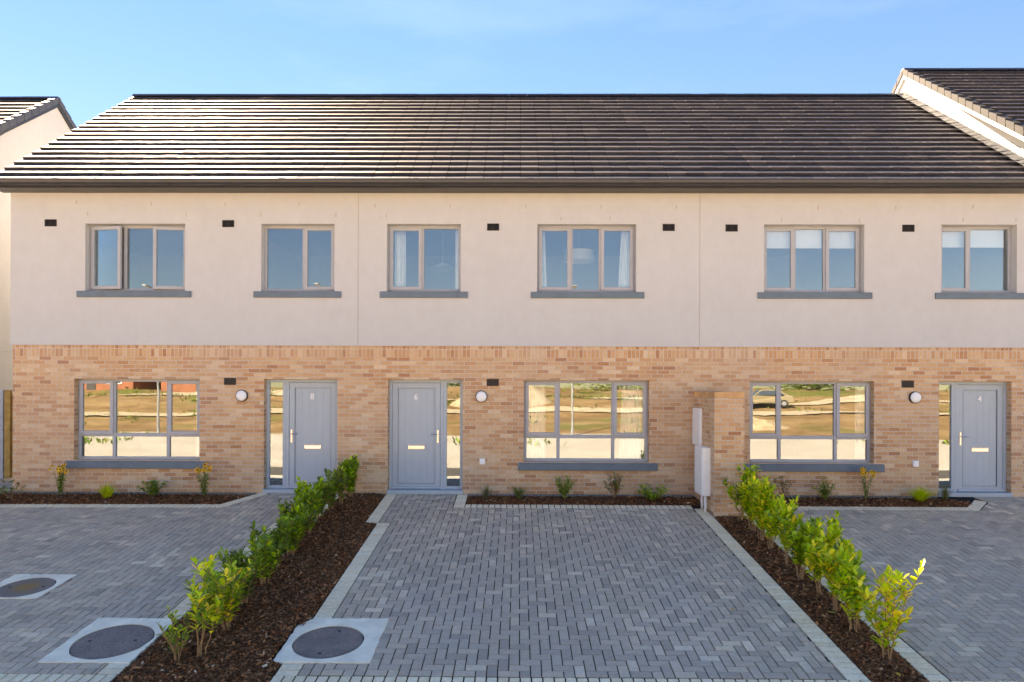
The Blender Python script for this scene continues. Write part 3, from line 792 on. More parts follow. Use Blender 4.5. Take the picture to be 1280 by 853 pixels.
# --- the brick pier with meter cabinets
PX0, PX1, PY0, PZ = 3.262, 3.76, -1.345, 1.93
pier = empty('brick_pier', ((PX0+PX1)/2, -.67, SL*-.67), 'low brick side wall with white meter boxes between middle and right drives', 'brick wall')
q = MB(); q.box(PX0, PX1, PY0, -.002, -.35, PZ-.105); q.build('wall', 'brick_pier', pier, uvoff=(.05, 0))
q = MB(); n = 6
for i in range(n):
    a = PY0+i*(-.004-PY0)/n; b_ = PY0+(i+1)*(-.004-PY0)/n-.008
    q.box(PX0+.001, PX0+.242, a, b_, PZ-.10, PZ); q.box(PX0+.25, PX1-.001, a, b_, PZ-.10, PZ)
q.box(PX0+.004, PX1-.004, PY0+.004, -.006, PZ-.104, PZ-.006)
q.build('coping', 'coping_brick' if 'coping_brick' in MATS else simple('coping_brick', (.66, .38, .18), .85, .2, vary=.3, scale=5, bmp=.4, bscale=40).name, pier, bev=.003)
def cab(y0, y1, z0, z1, d, name='meter_box', fr=.03):
    q = MB(); q.box(PX0-d, PX0, y0, y1, z0, z1); o = q.build(name, 'cream_plastic', pier, bev=.008)
    q = MB(); q.box(PX0-d-.008, PX0-d, y0+fr, y1-fr, z0+fr, z1-fr); k = q.build('cabinet_door', 'white_plastic', o, bev=.003)
    q = MB(); q.box(PX0-d-.014, PX0-d-.008, y0+fr+.02, y0+fr+.04, (z0+z1)/2-.02, (z0+z1)/2+.02); q.build('catch', 'dark_rubber', k) if False else q.bm.free()
    return o
cab(-.60, -.04, .95, 1.63, .035)
cab(-1.14, -.62, .16, .98, .14)
cab(-.60, -.24, .30, .80, .03)
for y in (-.86, -1.07):
    q = MB(); q.tube([(PX0-.07, y, .17), (PX0-.07, y, SL*y-.03)], .024, 12); q.build('conduit', 'white_plastic', pier, smooth=True)
q = MB(); q.tube([(PX1+.03, -.06, .5), (PX1+.03, -.06, 1.0)], .018, 10); q.build('conduit', 'white_plastic', pier, smooth=True)

# --- neighbours at both ends
def neighbour(name, label, x0, x1, ridge, side, cap, group=None):
    h = empty('gabled_house', ((x0+x1)/2, 4, 0), label, 'house', None)
    dz = ridge-RZ; ez = EZ+dz
    gx = x1 if side == 'r' else x0
    q = MB(); q.box(x0, x1, 0, 8.6, -.5, ZB); 
    q.build('brick_wall' if side == 'l' else 'lower_wall', 'brick' if side == 'l' else 'render_paint', h)
    q = MB()
    q.prism([(-.02, ZB+.003), (-.02, ez-.12), (RY, ridge-.12), (8.62, ez-.12), (8.62, ZB+.003)], 'x', x0, x1); q.build('render_wall', 'render_paint', h)
    ov = .06
    ra, rb2 = (x0, x1+ov) if side == 'r' else (x0-ov, x1)
    rf = roof_tiles(h, ra, rb2, ez=ez, rz=ridge, seed=len(name)+int(x0))
    # verge caps down both slopes
    L = math.hypot(RY-EY, ridge-ez); n = 20; e = gx + (ov+.004 if side == 'r' else -ov-.004)
    dx = -.15 if side == 'r' else .15; th = .15
    for sgn in (1, -1):
        q = MB()
        for k in range(n):
            t0, t1 = k/n, (k+1)/n - .002
            def P(t, up):
                y = EY+(RY-EY)*t; z = ez+(ridge-ez)*t + up
                return (y if sgn > 0 else 2*RY-y, z)
            lift = .030
            q.prism([P(t0, lift), P(t1, lift-.028), P(t1, -th-.0), P(t0, -th+.0)], 'x', min(e, e+dx), max(e, e+dx))
        q.build('verge', cap, h, bev=.004)
    q = MB(); a, b_ = sorted((gx + (.002 if side == 'r' else -.002), gx + (.045 if side == 'r' else -.045)))
    for sgn in (1, -1):
        f = lambda y: y if sgn > 0 else 2*RY-y
        q.prism([(f(EY), ez-.13), (f(RY), ridge-.13), (f(RY), ridge-.24), (f(EY), ez-.24)], 'x', a, b_)
    q.build('bargeboard', 'gutter' if side == 'r' else 'cream_plastic', h)
    q = MB(); q.prism([(-.385, ez), (-.385, ez-.08), (-.43, ez-.11), (-.50, ez-.10), (-.545, ez-.04), (-.545, ez-.007)], 'x', ra, rb2); q.build('gutter', 'gutter', h)
    q = MB(); q.box(ra, rb2, -.383, -.021, ez-.145, ez-.115); q.build('soffit', 'gutter', h)
    return h
hL_ = neighbour('nl', 'neighbouring house past the left end of the row, only its gable showing', -20, -11.62, 9.24, 'r', 'verge_tile')
hR_ = neighbour('nr', 'taller neighbouring house on the right with sunlit white gable above the row', 9.56, 18, 9.93, 'l', 'verge_tile_pale')
# lead flashing where the lower roof meets the tall gable
q = MB(); r = random.Random(5); n = 34
for k in range(n):
    t0, t1 = k/n, (k+1)/n
    P = lambda t, up: (EY+(RY-EY)*t, EZ+(RZ-EZ)*t+up)
    j = r.uniform(0, .02)
    (ya, za), (yb, zb_) = P(t0, 0), P(t1, 0)
    q.face([(9.34-j, ya, za+.035+j*.3), (9.34-j, yb, zb_+.03), (9.553, yb, zb_+.055+j*.5), (9.553, ya, za+.055+j*.5)])
    q.face([(9.553, ya, za+.055+j*.5), (9.553, yb, zb_+.055+j*.5), (9.5545, yb, zb_+.20+j), (9.5545, ya, za+.20+j)])
q.build('flashing', 'lead', hR_)

# side gate and concrete path in the gap on the left
gt = empty('side_gate', (-10.5, 1.2, 0), 'timber side gate beside the left corner of the row', 'gate')
q = MB()
for i in range(15): q.box(-11.58+i*.118, -11.58+i*.118+.112, 1.2, 1.222, .12, 1.82-.0)
q.build('board_panel', 'timber', gt, bev=.004)
q = MB(); q.box(-10.52, -10.40, 1.13, 1.20, .10, 1.90); q.build('post', 'timber', gt, bev=.005)
q = MB(); q.box(-10.68, -10.54, 1.12, 1.19, .08, 1.92); q.build('panel', 'post_grey', gt, bev=.005)
q = MB(); q.box(-11.6, -9.53, -.13, 9, -.05, .03); tag(q.build('path', 'footpath_concrete'), kind='structure')

# ------------------------------------------------------------------ furnishing seen through the glass
def curtain(x0, x1, z0, z1, label, y=.26, pull=0, grp='curtains in the middle house'):
    V = []; F = []; n = 44; amp = .022
    for i in range(n+1):
        u = i/n
        for k in range(6):
            v_ = k/5
            xt = x0+(x1-x0)*u
            x = xt + pull*(1-v_)*(u if pull > 0 else (1-u))
            V.append((x, y+amp*math.sin(u*2*PI*(x1-x0)/.062+1.3*math.sin(u*9)) , z0+(z1-z0)*v_))
    for i in range(n):
        for k in range(5): a = i*6+k; F.append((a, a+6, a+7, a+1))
    o = raw_mesh('curtain', V, F, 'curtain_cloth', smooth=True)
    m_ = o.modifiers.new('t', 'SOLIDIFY'); m_.thickness = .003
    return tag(o, label, 'curtain', grp)
curtain(-2.36, -2.16, 3.70, 5.02, 'white curtain at the left side of the smaller middle upstairs window')
curtain(-1.21, -1.12, 3.70, 5.02, 'narrow white curtain at the right side of the smaller middle upstairs window')
curtain(.40, .49, 3.70, 5.02, 'thin white curtain at the left side of the wide middle upstairs window', pull=.05)
curtain(1.95, 2.12, 3.70, 5.02, 'white curtain at the right side of the wide middle upstairs window', pull=-.07)
curtain(.14, .52, .45, 2.12, 'cream curtain at the left side of the middle living room window')
curtain(1.98, 2.37, .45, 2.12, 'cream curtain at the right side of the middle living room window', pull=-.08)
curtain(6.38, 6.55, .45, 2.12, 'pale curtain at the right edge of the right house ground floor window', grp='curtains in the end houses')
curtain(-6.16, -6.05, .45, 2.12, 'pale curtain at the right edge of the left house ground floor window', grp='curtains in the end houses')
def blind(x0, x1, z0, z1, label):
    q = MB(); q.box(x0, x1, .225, .229, z0+.02, z1); q.box(x0, x1, .219, .235, z0, z0+.02)
    q.tube([(x0, .23, z1+.01), (x1, .23, z1+.01)], .022, 10)
    tag(q.build('roller_blind', 'blind_cloth'), label, 'roller blind', 'roller blinds in the right house')
blind(4.60, 5.14, 4.64, 4.99, 'white roller blind in the left light of the wide right upstairs window')
blind(5.18, 5.72, 4.64, 4.99, 'white roller blind in the middle light of the wide right upstairs window')
blind(5.76, 6.35, 4.64, 4.99, 'white roller blind in the right light of the wide right upstairs window')
blind(7.88, 9.14, 4.66, 4.99, 'cream roller blind in the upstairs window above door 4')
def pendant(x, y, z, label, r0=.2, r1=.26, hgt=.2):
    e = empty('pendant_lamp', (x, y, z), label, 'lamp', 'ceiling lamps in the middle house')
    q = MB(); n = 28
    for k in range(n):
        a, b_ = 2*PI*k/n, 2*PI*(k+1)/n
        q.face([(x+r1*math.cos(a), y+r1*math.sin(a), z), (x+r1*math.cos(b_), y+r1*math.sin(b_), z), (x+r0*math.cos(b_), y+r0*math.sin(b_), z+hgt), (x+r0*math.cos(a), y+r0*math.sin(a), z+hgt)])
    q.build('lamp_shade', 'curtain_cloth', e, normals=False)
    q = MB(); q.tube([(x, y, z+hgt*.6), (x, y, z+1.2)], .006, 6); q.build('cord', 'white_plastic', e)
pendant(-1.60, 1.6, 4.48, 'white cone lampshade hanging behind the smaller middle upstairs window', .05, .30, .12)
pendant(1.25, 1.5, 4.62, 'white drum lampshade hanging behind the wide middle upstairs window', .30, .32, .22)
# ------------------------------------------------------------------ plants
def leaf_geo(V, F, Hs, base, dirv, length, width, hue, up=Vector((0, 0, 1)), fold=.25, droop=.25):
    d = dirv.normalized(); s_ = d.cross(up)
    if s_.length < 1e-3: s_ = Vector((1, 0, 0))
    s_.normalize(); n = s_.cross(d)
    prof = ((0, .08), (.28, .82), (.6, 1.0), (.85, .55), (1, 0))
    k = len(V); cen = []; lf_ = []; rt = []
    for t, w in prof:
        c_ = base + d*(length*t) - up*(droop*length*t*t)
        V.append(tuple(c_)); cen.append(len(V)-1)
        if w > 0:
            V.append(tuple(c_ + s_*(width*w*.5) + n*(fold*width*w*.5))); lf_.append(len(V)-1)
            V.append(tuple(c_ - s_*(width*w*.5) + n*(fold*width*w*.5))); rt.append(len(V)-1)
    for i in range(3):
        F.append((cen[i], cen[i+1], lf_[i+1], lf_[i])); F.append((cen[i+1], cen[i], rt[i], rt[i+1])); Hs += [hue, hue]
    F.append((cen[3], cen[4], lf_[3])); F.append((cen[4], cen[3], rt[3])); Hs += [hue, hue]
GREEN = [(.15, .25, .028), (.21, .33, .03), (.28, .41, .035), (.17, .26, .06)]
LIME = [(.36, .52, .025), (.46, .60, .03), (.55, .66, .04)]
YEL = [(.82, .76, .06), (.88, .76, .07), (.78, .66, .05), (.88, .64, .06)]
OLIVE = [(.16, .20, .045), (.22, .23, .06), (.11, .14, .04)]
REDL = [(.32, .08, .05), (.42, .14, .06)]
def hue_of(r, pal):
    tot = sum(w for _, w in pal); x = r.random()*tot
    for p, w in pal:
        x -= w
        if x <= 0: break
    c_ = r.choice(p); k = r.uniform(.8, 1.25); return tuple(min(1, v*k*r.uniform(.94, 1.06)) for v in c_)
def laurel(x, y, height, label, pal, seed, group, dens=1.0, stems=4, spread=.13, leafl=.125, bare=.11, hfun=None, lean=(0, 0)):
    r = random.Random(seed); z = hfun(x, y) if hfun else gz(y)
    root = empty('laurel', (x, y, z-.01), label, 'shrub', group)
    V = []; F = []; Hs = []; q = MB()
    for s in range(stems+2):
        a = r.uniform(0, 2*PI); out_ = r.uniform(.3, 1)*spread*1.8; h = height*1.08*(1 if s == 0 else r.uniform(.66, .97))
        bx, by = r.gauss(0, .025), r.gauss(0, .025)
        pts = []
        for k in range(7):
            t = k/6; pts.append(Vector((bx+math.cos(a)*out_*t**1.3+lean[0]*t+r.gauss(0, .006), by+math.sin(a)*out_*t**1.3+lean[1]*t+r.gauss(0, .006), h*t)))
        q.tube([p for p in pts], [.0085*(1-.75*k/6) for k in range(7)], 5)
        def along(P, t):
            f = t*(len(P)-1); i = min(int(f), len(P)-2); return P[i].lerp(P[i+1], f-i), (P[i+1]-P[i]).normalized()
        shoots = [(pts, bare, 1, h)]
        for b_ in range(r.randint(4, 6)):
            t0 = r.uniform(bare+.08, .85); p, d = along(pts, t0); ba = r.uniform(0, 2*PI); L = h*r.uniform(.18, .34)
            tip = p + Vector((math.cos(ba)*.55, math.sin(ba)*.55, .85)).normalized()*L
            mid = p.lerp(tip, .5) + Vector((math.cos(ba), math.sin(ba), 0))*.02
            q.tube([p, mid, tip], [.004, .003, .002], 4); shoots.append(([p, mid, tip], .15, 1, L))
        for P, t0, t1, L in shoots:
            n = max(4, int(L*(1-t0)/.0150*dens)); ph = r.uniform(0, 6)
            for i in range(n):
                t = t0+(t1-t0)*(i+r.random())/n; p, d = along(P, min(t, .999)); ph += 2.4
                el = r.uniform(.25, .85) if t < .85 else r.uniform(.7, 1.25)
                dv = Vector((math.cos(ph)*math.cos(el), math.sin(ph)*math.cos(el), math.sin(el))) + d*.25
                ll = leafl*r.uniform(.6, 1.15)*(1 if t < .93 else .75)
                leaf_geo(V, F, Hs, p, dv, ll, ll*r.uniform(.33, .44), hue_of(r, pal), fold=r.uniform(.1, .5), droop=r.uniform(-.05, .45))
    q.build('stem', 'stem', root, origin=None) if False else None
    me = bpy.data.meshes.new('stem'); q.bm.to_mesh(me); q.bm.free(); me.materials.append(MATS['stem'])
    o = bpy.data.objects.new('stem', me); C.objects.link(o); o.parent = root
    raw_mesh('foliage', V, F, 'leaf', root, hues=Hs)
    return root
GL, GR = 'laurels planted along the left bed', 'laurels planted along the narrow right bed'
P_lime = [(LIME, 6), (YEL, 2), (GREEN, 1.2)]
P_yel = [(YEL, 4), (LIME, 3.5), (GREEN, 1.2)]
P_green = [(GREEN, 5), (LIME, 2.2), (YEL, .15)]
P_dark = [(GREEN, 6), (OLIVE, 3), (LIME, .6)]
P_mixed = [(GREEN, 4), (LIME, 3), (YEL, 2.0)]
P_olive = [(OLIVE, 4), (GREEN, 3), (LIME, 1.5), (REDL, .3)]
# left bed, from the door back to the camera
LP = [(-3.06, -.28, .66, 'upright bright green laurel closest to the brick between doors 8 and 6', P_green, 1.5, 5, .10),
 (-3.14, -.72, .60, 'thin brownish laurel second from the brick between doors 8 and 6', P_olive, .6, 3, .10),
 (-3.20, -1.15, .64, 'dark leaved laurel against door 8, third from the wall', P_dark, .75, 4, .13),
 (-3.26, -1.55, .62, 'dark open laurel in front of the door 8 threshold', P_dark, .75, 4, .14),
 (-3.28, -1.98, .66, 'bright lime laurel where the left bed widens', [(LIME, 4), (GREEN, 3)], 1.2, 5, .13),
 (-3.16, -2.42, .60, 'full mid green laurel beside the bright lime one', P_green, 1.3, 5, .15),
 (-3.20, -2.86, .58, 'olive tinted laurel just in front of the full green pair', P_olive, 1.1, 5, .15),
 (-3.14, -3.32, .60, 'leafy green laurel halfway down the left bed', P_green, 1.1, 5, .16),
 (-3.18, -3.82, .58, 'green laurel with darker tips, fifth from the camera on the left', P_dark, 1.0, 5, .16),
 (-3.14, -4.36, .62, 'wide green laurel, fourth from the camera on the left', P_green, 1.0, 5, .17),
 (-3.12, -4.90, .60, 'spreading dull green laurel, third from the camera on the left', P_dark, .9, 5, .17),
 (-3.22, -5.18, .52, 'lower green laurel tucked between the third and second from the camera on the left', P_green, 1.0, 5, .15),
 (-3.08, -5.50, .66, 'laurel with large yellow leaves beside the near manhole', P_mixed, .85, 5, .17)]
for i, (x, y, h, lab, pal, dn, st, sp) in enumerate(LP): laurel(x, y, h, lab, pal, 100+i, GL, dn, st, sp, hfun=hL)
laurel(-3.10, -6.12, .80, 'nearest laurel on the left, bare lower stem and yellowing crown', P_mixed, 131, GL, .75, 3, .17, bare=.42, hfun=hL, lean=(.03, 0))
laurel(-3.30, -6.17, .46, 'spindly little laurel with few leaves at the very front left', [(GREEN, 3), (LIME, 3), (OLIVE, 2)], 132, GL, .4, 3, .16, bare=.1, hfun=hL, leafl=.08)
RP = [(3.60, -1.66, .80, 'laurel right in front of the brick pier', P_mixed, .8, 3, .16),
 (3.62, -2.15, .72, 'lime laurel just clear of the brick pier, second in the right bed', P_lime, 1.1, 4, .15),
 (3.60, -2.62, .80, 'dense lime laurel, third from the brick pier', P_lime, 1.35, 5, .16),
 (3.60, -3.00, .62, 'lower lime laurel, fourth from the brick pier', P_lime, 1.2, 4, .15),
 (3.60, -3.60, .84, 'tall single stemmed lime laurel in the middle of the right bed', P_lime, 1.0, 2, .10),
 (3.58, -4.05, .70, 'bushy green laurel next to the tall single stemmed one', [(LIME, 4), (GREEN, 4), (YEL, 1)], 1.1, 5, .16),
 (3.60, -4.50, .80, 'yellow green laurel, fourth from the camera on the right', P_lime, 1.0, 4, .16),
 (3.58, -5.02, .76, 'yellowish laurel with pale drooping leaves, third from the camera on the right', P_yel, .95, 4, .16),
 (3.57, -5.50, .70, 'yellow green laurel just behind the nearest one on the right', P_lime, .9, 4, .15)]
for i, (x, y, h, lab, pal, dn, st, sp) in enumerate(RP): laurel(x, y, h, lab, pal, 200+i, GR, dn, st, sp, hfun=hR, bare=.24, leafl=.14)
laurel(3.57, -6.05, .92, 'nearest laurel on the right, tall and sparse with big yellow leaves', P_yel, 231, GR, .52, 3, .17, bare=.10, hfun=hR, leafl=.15)

def clump(name, x, y, w, h, label, cat, pal, seed, leafl=.03, n=260, hfun=None, airy=.0, group=None, flowers=0):
    """small bushy plant: short stems fanning from the ground with small leaves"""
    r = random.Random(seed); z = hfun(x, y)
    root = empty(name, (x, y, z-.01), label, cat, group); V = []; F = []; Hs = []; q = MB()
    w *= 1.2; h *= 1.22; n = int(n*1.35); leafl *= 1.15
    st = r.randint(10, 14)
    tips = []
    for s in range(st):
        a = r.uniform(0, 2*PI); rr_ = w*.5*math.sqrt(r.random()); hh = h*r.uniform(.7, 1.0)*(1-.35*(rr_/(w*.5))**2)
        P = [Vector((0, 0, 0)), Vector((math.cos(a)*rr_*.45, math.sin(a)*rr_*.45*.8, hh*.5)), Vector((math.cos(a)*rr_, math.sin(a)*rr_*.8, hh))]
        q.tube(P, [.004, .003, .0015], 4); tips.append(P[2])
        for i in range(n//st):
            t = r.uniform(.25 + airy, 1); p = P[0].lerp(P[1], t*2) if t < .5 else P[1].lerp(P[2], t*2-1)
            p = p + Vector((r.gauss(0, .018), r.gauss(0, .018), r.gauss(0, .014)))
            ph = r.uniform(0, 2*PI); el = r.uniform(-.1, 1.0)
            leaf_geo(V, F, Hs, p, Vector((math.cos(ph)*math.cos(el), math.sin(ph)*math.cos(el), math.sin(el))), leafl*1.3*r.uniform(.7, 1.3), leafl*1.3*r.uniform(.4, .55), hue_of(r, pal))
    me = bpy.data.meshes.new('stem'); q.bm.to_mesh(me); q.bm.free(); me.materials.append(MATS['green_stem' if not airy else 'stem'])
    o = bpy.data.objects.new('stem', me); C.objects.link(o); o.parent = root
    raw_mesh('foliage', V, F, 'leaf', root, hues=Hs)
    for k in range(flowers): flower(root, tips[k] + Vector((0, -.02, .01)), .022, r)
    return root
def flower(root, c, rad, r, col=((.9, .50, .02), (.88, .42, .01), (.95, .58, .04))):
    V = []; F = []; Hs = []; n = 11
    tilt = Matrix.Rotation(r.uniform(.2, 1.1), 3, 'X') @ Matrix.Rotation(r.uniform(-.5, .5), 3, 'Y')
    for k in range(n):
        a = 2*PI*k/n; d = tilt @ Vector((math.cos(a), math.sin(a), -.12)); up = tilt @ Vector((0, 0, 1))
        leaf_geo(V, F, Hs, c + d*.004, d, rad, rad*.42, r.choice(col), up=up, fold=.1, droop=.15)
    o = raw_mesh('flower', V, F, 'petal', root, hues=Hs)
    q = MB(); n = 10; R_ = rad*.34
    top = c + (tilt @ Vector((0, 0, R_*.9)))
    rg = [q.bm.verts.new(c + tilt @ Vector((R_*math.cos(2*PI*k/n), R_*math.sin(2*PI*k/n), 0))) for k in range(n)]
    r2 = [q.bm.verts.new(c + tilt @ Vector((R_*.7*math.cos(2*PI*k/n), R_*.7*math.sin(2*PI*k/n), R_*.65))) for k in range(n)]
    for k in range(n): q.bm.faces.new((rg[k], rg[(k+1) % n], r2[(k+1) % n], r2[k]))
    q.bm.faces.new(r2); me = bpy.data.meshes.new('flower_centre'); q.bm.to_mesh(me); q.bm.free(); me.materials.append(MATS['dark_vent'])
    oo = bpy.data.objects.new('flower_centre', me); C.objects.link(oo); oo.parent = o
def coneflower(x, y, h, label, seed, hfun, nst=13, spread=.15, leaves=260, pal=None):
    r = random.Random(seed); z = hfun(x, y); root = empty('coneflower', (x, y, z-.01), label, 'flowering plant', 'yellow coneflowers under the windows')
    q = MB(); V = []; F = []; Hs = []; tips = []
    for s in range(nst):
        a = r.uniform(0, 2*PI); o_ = spread*math.sqrt(r.random()); hh = h*r.uniform(.78, 1.0)
        P = [Vector((0, 0, 0)), Vector((math.cos(a)*o_*.5, math.sin(a)*o_*.5, hh*.55)), Vector((math.cos(a)*o_, math.sin(a)*o_*.8, hh))]
        q.tube(P, [.004, .003, .002], 4); tips.append(P[2])
        for i in range(leaves//nst):
            t = r.uniform(.12, .78); p = P[0].lerp(P[1], t*2) if t < .5 else P[1].lerp(P[2], t*2-1)
            ph = r.uniform(0, 2*PI); el = r.uniform(-.3, .7)
            leaf_geo(V, F, Hs, p, Vector((math.cos(ph)*math.cos(el), math.sin(ph)*math.cos(el), math.sin(el))), .065*r.uniform(.6, 1.2), .028, hue_of(r, pal or [(GREEN, 5), (OLIVE, 2)]))
    me = bpy.data.meshes.new('stem'); q.bm.to_mesh(me); q.bm.free(); me.materials.append(MATS['green_stem'])
    o = bpy.data.objects.new('stem', me); C.objects.link(o); o.parent = root
    raw_mesh('foliage', V, F, 'leaf', root, hues=Hs)
    for t in tips:
        flower(root, t, r.uniform(.034, .046), r)
        if r.random() < .6: flower(root, t + Vector((r.uniform(-.04, .04), r.uniform(-.03, .0), r.uniform(-.07, -.02))), r.uniform(.028, .038), r)
def tuft(x, y, w, h, label, pal, seed, hfun, n=260, name='grass_tuft', cat='ornamental grass', bw=.004):
    r = random.Random(seed); z = hfun(x, y); V = []; F = []; Hs = []; w *= 1.35; h *= 1.2; n = int(n*1.6)
    for i in range(n):
        a = r.uniform(0, 2*PI); rr_ = r.random()**.6; hh = h*r.uniform(.6, 1.05)*(1-.35*rr_); b0 = Vector((r.gauss(0, .02), r.gauss(0, .02), 0))
        d = Vector((math.cos(a), math.sin(a)*.8, 0)); s_ = Vector((-d.y, d.x, 0))*bw; c_ = hue_of(r, pal)
        p0 = b0; p1 = b0+d*(w*.5*rr_*.45)+Vector((0, 0, hh*.7)); p2 = b0+d*(w*.5*rr_)+Vector((0, 0, hh))
        k = len(V); V += [tuple(p0-s_), tuple(p0+s_), tuple(p1-s_*.8), tuple(p1+s_*.8), tuple(p2)]
        F += [(k, k+1, k+3, k+2), (k+2, k+3, k+4)]; Hs += [c_, c_]
    return tag(raw_mesh(name, V, F, 'leaf', None, hues=Hs, loc=(x, y, z-.01)), label, cat, None)
GB = 'small plants in the beds under the windows'
# left bed
clump('shrub', -9.15, -.50, .55, .30, 'sparse low shrub with dark leaves at the far left corner', 'shrub', [(OLIVE, 3), (GREEN, 2), (REDL, 1)], 1, .045, 110, hF, .2, GB)
coneflower(-8.38, -.32, .57, 'yellow coneflower clump under the left end of the left window sill', 2, hF)
tuft(-7.45, -.42, .40, .26, 'lime grass tuft under the left house window', [(LIME, 3), (YEL, 2)], 3, hF, name='grass_tuft')
clump('shrub', -6.63, -.36, .50, .33, 'rounded dark green shrub under the left house window', 'shrub', P_dark, 4, .04, 420, hF, 0, GB)
coneflower(-5.73, -.32, .60, 'yellow coneflower clump right of the left window sill', 5, hF, 11, .14)
# middle bed
tuft(-.58, -.35, .34, .27, 'wispy grey green plant left end of the middle bed', [(OLIVE, 3), ([(.22, .2, .14)], 3)], 6, hM, 110, 'wispy_plant', 'plant', .0025)
clump('shrub', .02, -.36, .24, .24, 'smallest upright green shrub in the middle bed', 'shrub', [(GREEN, 3), (OLIVE, 3)], 7, .028, 240, hM, 0, GB)
clump('shrub', .83, -.36, .40, .38, 'round mid green shrub in the middle bed', 'shrub', [(GREEN, 5), (LIME, 1.5)], 8, .034, 430, hM, 0, GB)
clump('shrub', 1.74, -.36, .38, .44, 'shrub with red tinted tips in the middle bed', 'shrub', [(GREEN, 3), (OLIVE, 2), (REDL, 3)], 9, .040, 230, hM, .15, GB)
clump('shrub', 2.42, -.42, .52, .30, 'broad light green shrub nearest the meter boxes', 'shrub', [(GREEN, 4), (LIME, 3)], 10, .042, 330, hM, 0, GB)
# right bed
clump('shrub', 4.78, -.36, .34, .42, 'thin dark shrub half hidden behind the right hedge', 'shrub', [(OLIVE, 4), (REDL, 1)], 11, .035, 110, hG, .3, GB)
clump('shrub', 5.55, -.36, .38, .36, 'dark green shrub with one yellow flower', 'shrub', P_dark, 12, .036, 320, hG, 0, GB, 2)
coneflower(6.28, -.34, .62, 'tall thin coneflower clump under the right window sill', 13, hG, 10, .17, 130, [(OLIVE, 3), (GREEN, 2)])
tuft(7.22, -.40, .56, .26, 'lime grass tuft left of door 4', [(LIME, 4), (YEL, 1.5)], 14, hG, 340, 'grass_tuft')
tuft(7.72, -.32, .34, .32, 'wispy grey green plant beside door 4', [(OLIVE, 3), ([(.22, .2, .14)], 3)], 15, hG, 110, 'wispy_plant', 'plant', .0025)
# fallen leaves
def fallen(x, y, col, label, ln=.06, z=None, a=0.):
    V = []; F = []; Hs = []
    leaf_geo(V, F, Hs, Vector((0, 0, 0)), Vector((math.cos(a), math.sin(a), SL*math.sin(a)+.05)), ln, ln*.5, col, fold=.3, droop=.05)
    tag(raw_mesh('fallen_leaf', V, F, 'leaf', None, hues=Hs, loc=(x, y, (SL*y+.008) if z is None else z)), label, 'leaf', 'fallen leaves')
fallen(2.88, -3.95, (.75, .30, .03), 'orange fallen leaf by the right edging of the middle drive', a=.4)
fallen(2.46, -4.95, (.70, .32, .08), 'tan fallen leaf on the middle drive, the nearer one', a=2)
fallen(3.46, -5.05, (.55, .55, .15), 'long pale green leaf lying on the narrow bed', .10, hR(3.46, -5.05)+.02, a=-.5)
fallen(3.50, -5.85, (.42, .08, .03), 'red brown leaf lying on the narrow bed by the nearest laurel', .09, hR(3.5, -5.85)+.025, a=.8)
fallen(3.52, -6.42, (.70, .42, .08), 'yellow brown leaf at the front end of the narrow bed', .08, hR(3.52, -6.42)+.02, a=1.5)
fallen(-2.82, -5.30, (.80, .35, .08), 'orange leaf on the mulch behind the nearest left laurel', .07, hL(-2.82, -5.30)+.02, a=1.0)

# ------------------------------------------------------------------ what lies behind the camera (mirrored in the glass)
q = MB(); q.box(-60, 60, -7.85, -6.635, -.86, -.735); tag(q.build('footpath', 'footpath_concrete'), kind='structure')
q = MB(); q.box(-60, 60, -8.0, -7.853, -.90, -.745); tag(q.build('kerb', 'footpath_concrete'), kind='structure')
v = [(-60, -8.0, -.862), (60, -8.0, -.862), (60, -11.2, -.862), (-60, -11.2, -.862)]
raw_mesh('road', v, [(3, 2, 1, 0)], 'shade_dark_road')['kind'] = 'structure'  # dark strip reaches as far as the house shade mirrored in the glass
def terr(x, y):
    if y > -7.5: base = -.9 if y < -6.6 else min(-.06, SL*y-.12)
    else:
        t = min(1, max(0, (-y-26)/32)); t = t*t*(3-2*t)
        base = -.875 + 2.3*t
        if y < -13: base += .25*noise.noise(Vector((x*.14, y*.14, 1)))*min(1, (-y-13)/8) + 1.1*noise.noise(Vector((x*.08, y*.10, 7)))*t + .22*noise.noise(Vector((x*.5, y*.5, 3)))*t
    return base
V = []; F = []
gx = [-600, -250, -120] + [-80+2*i for i in range(81)] + [120, 250, 600]
gy = [600, 200, 60, 20, 9, 0, -3, -6.62, -6.66, -9, -12, -13.5] + [-15-1.5*i for i in range(50)] + [-110, -160, -300, -700]
for y in gy:
    for x in gx: V.append((x, y, terr(x, y)))
nx = len(gx)
for j in range(len(gy)-1):
    for i in range(nx-1): a = j*nx+i; F.append((a, a+nx, a+nx+1, a+1))
raw_mesh('ground', V, F, 'earth', smooth=True)['kind'] = 'structure'
simple('dusty_path', (.45, .36, .25), .95, .1, vary=.2, scale=1)
for (y0, y1, zz) in ((-40, -38.2, .0), (-50, -48, 0)):
    V = []; F = []
    for i in range(121):
        x = -90+1.5*i; cy = 2.2*math.sin(x*.06+y0)+.02*x; hw = 1+.25*math.sin(x*.23+y0); yc = (y0+y1)/2+cy; hh_ = (y1-y0)/2*hw; V += [(x, yc-hh_, terr(x, yc-hh_)+.10), (x, yc+hh_, terr(x, yc+hh_)+.10)]
    for i in range(120): F.append((2*i, 2*i+2, 2*i+3, 2*i+1))
    raw_mesh('path', V, F, 'dusty_path')['kind'] = 'structure'
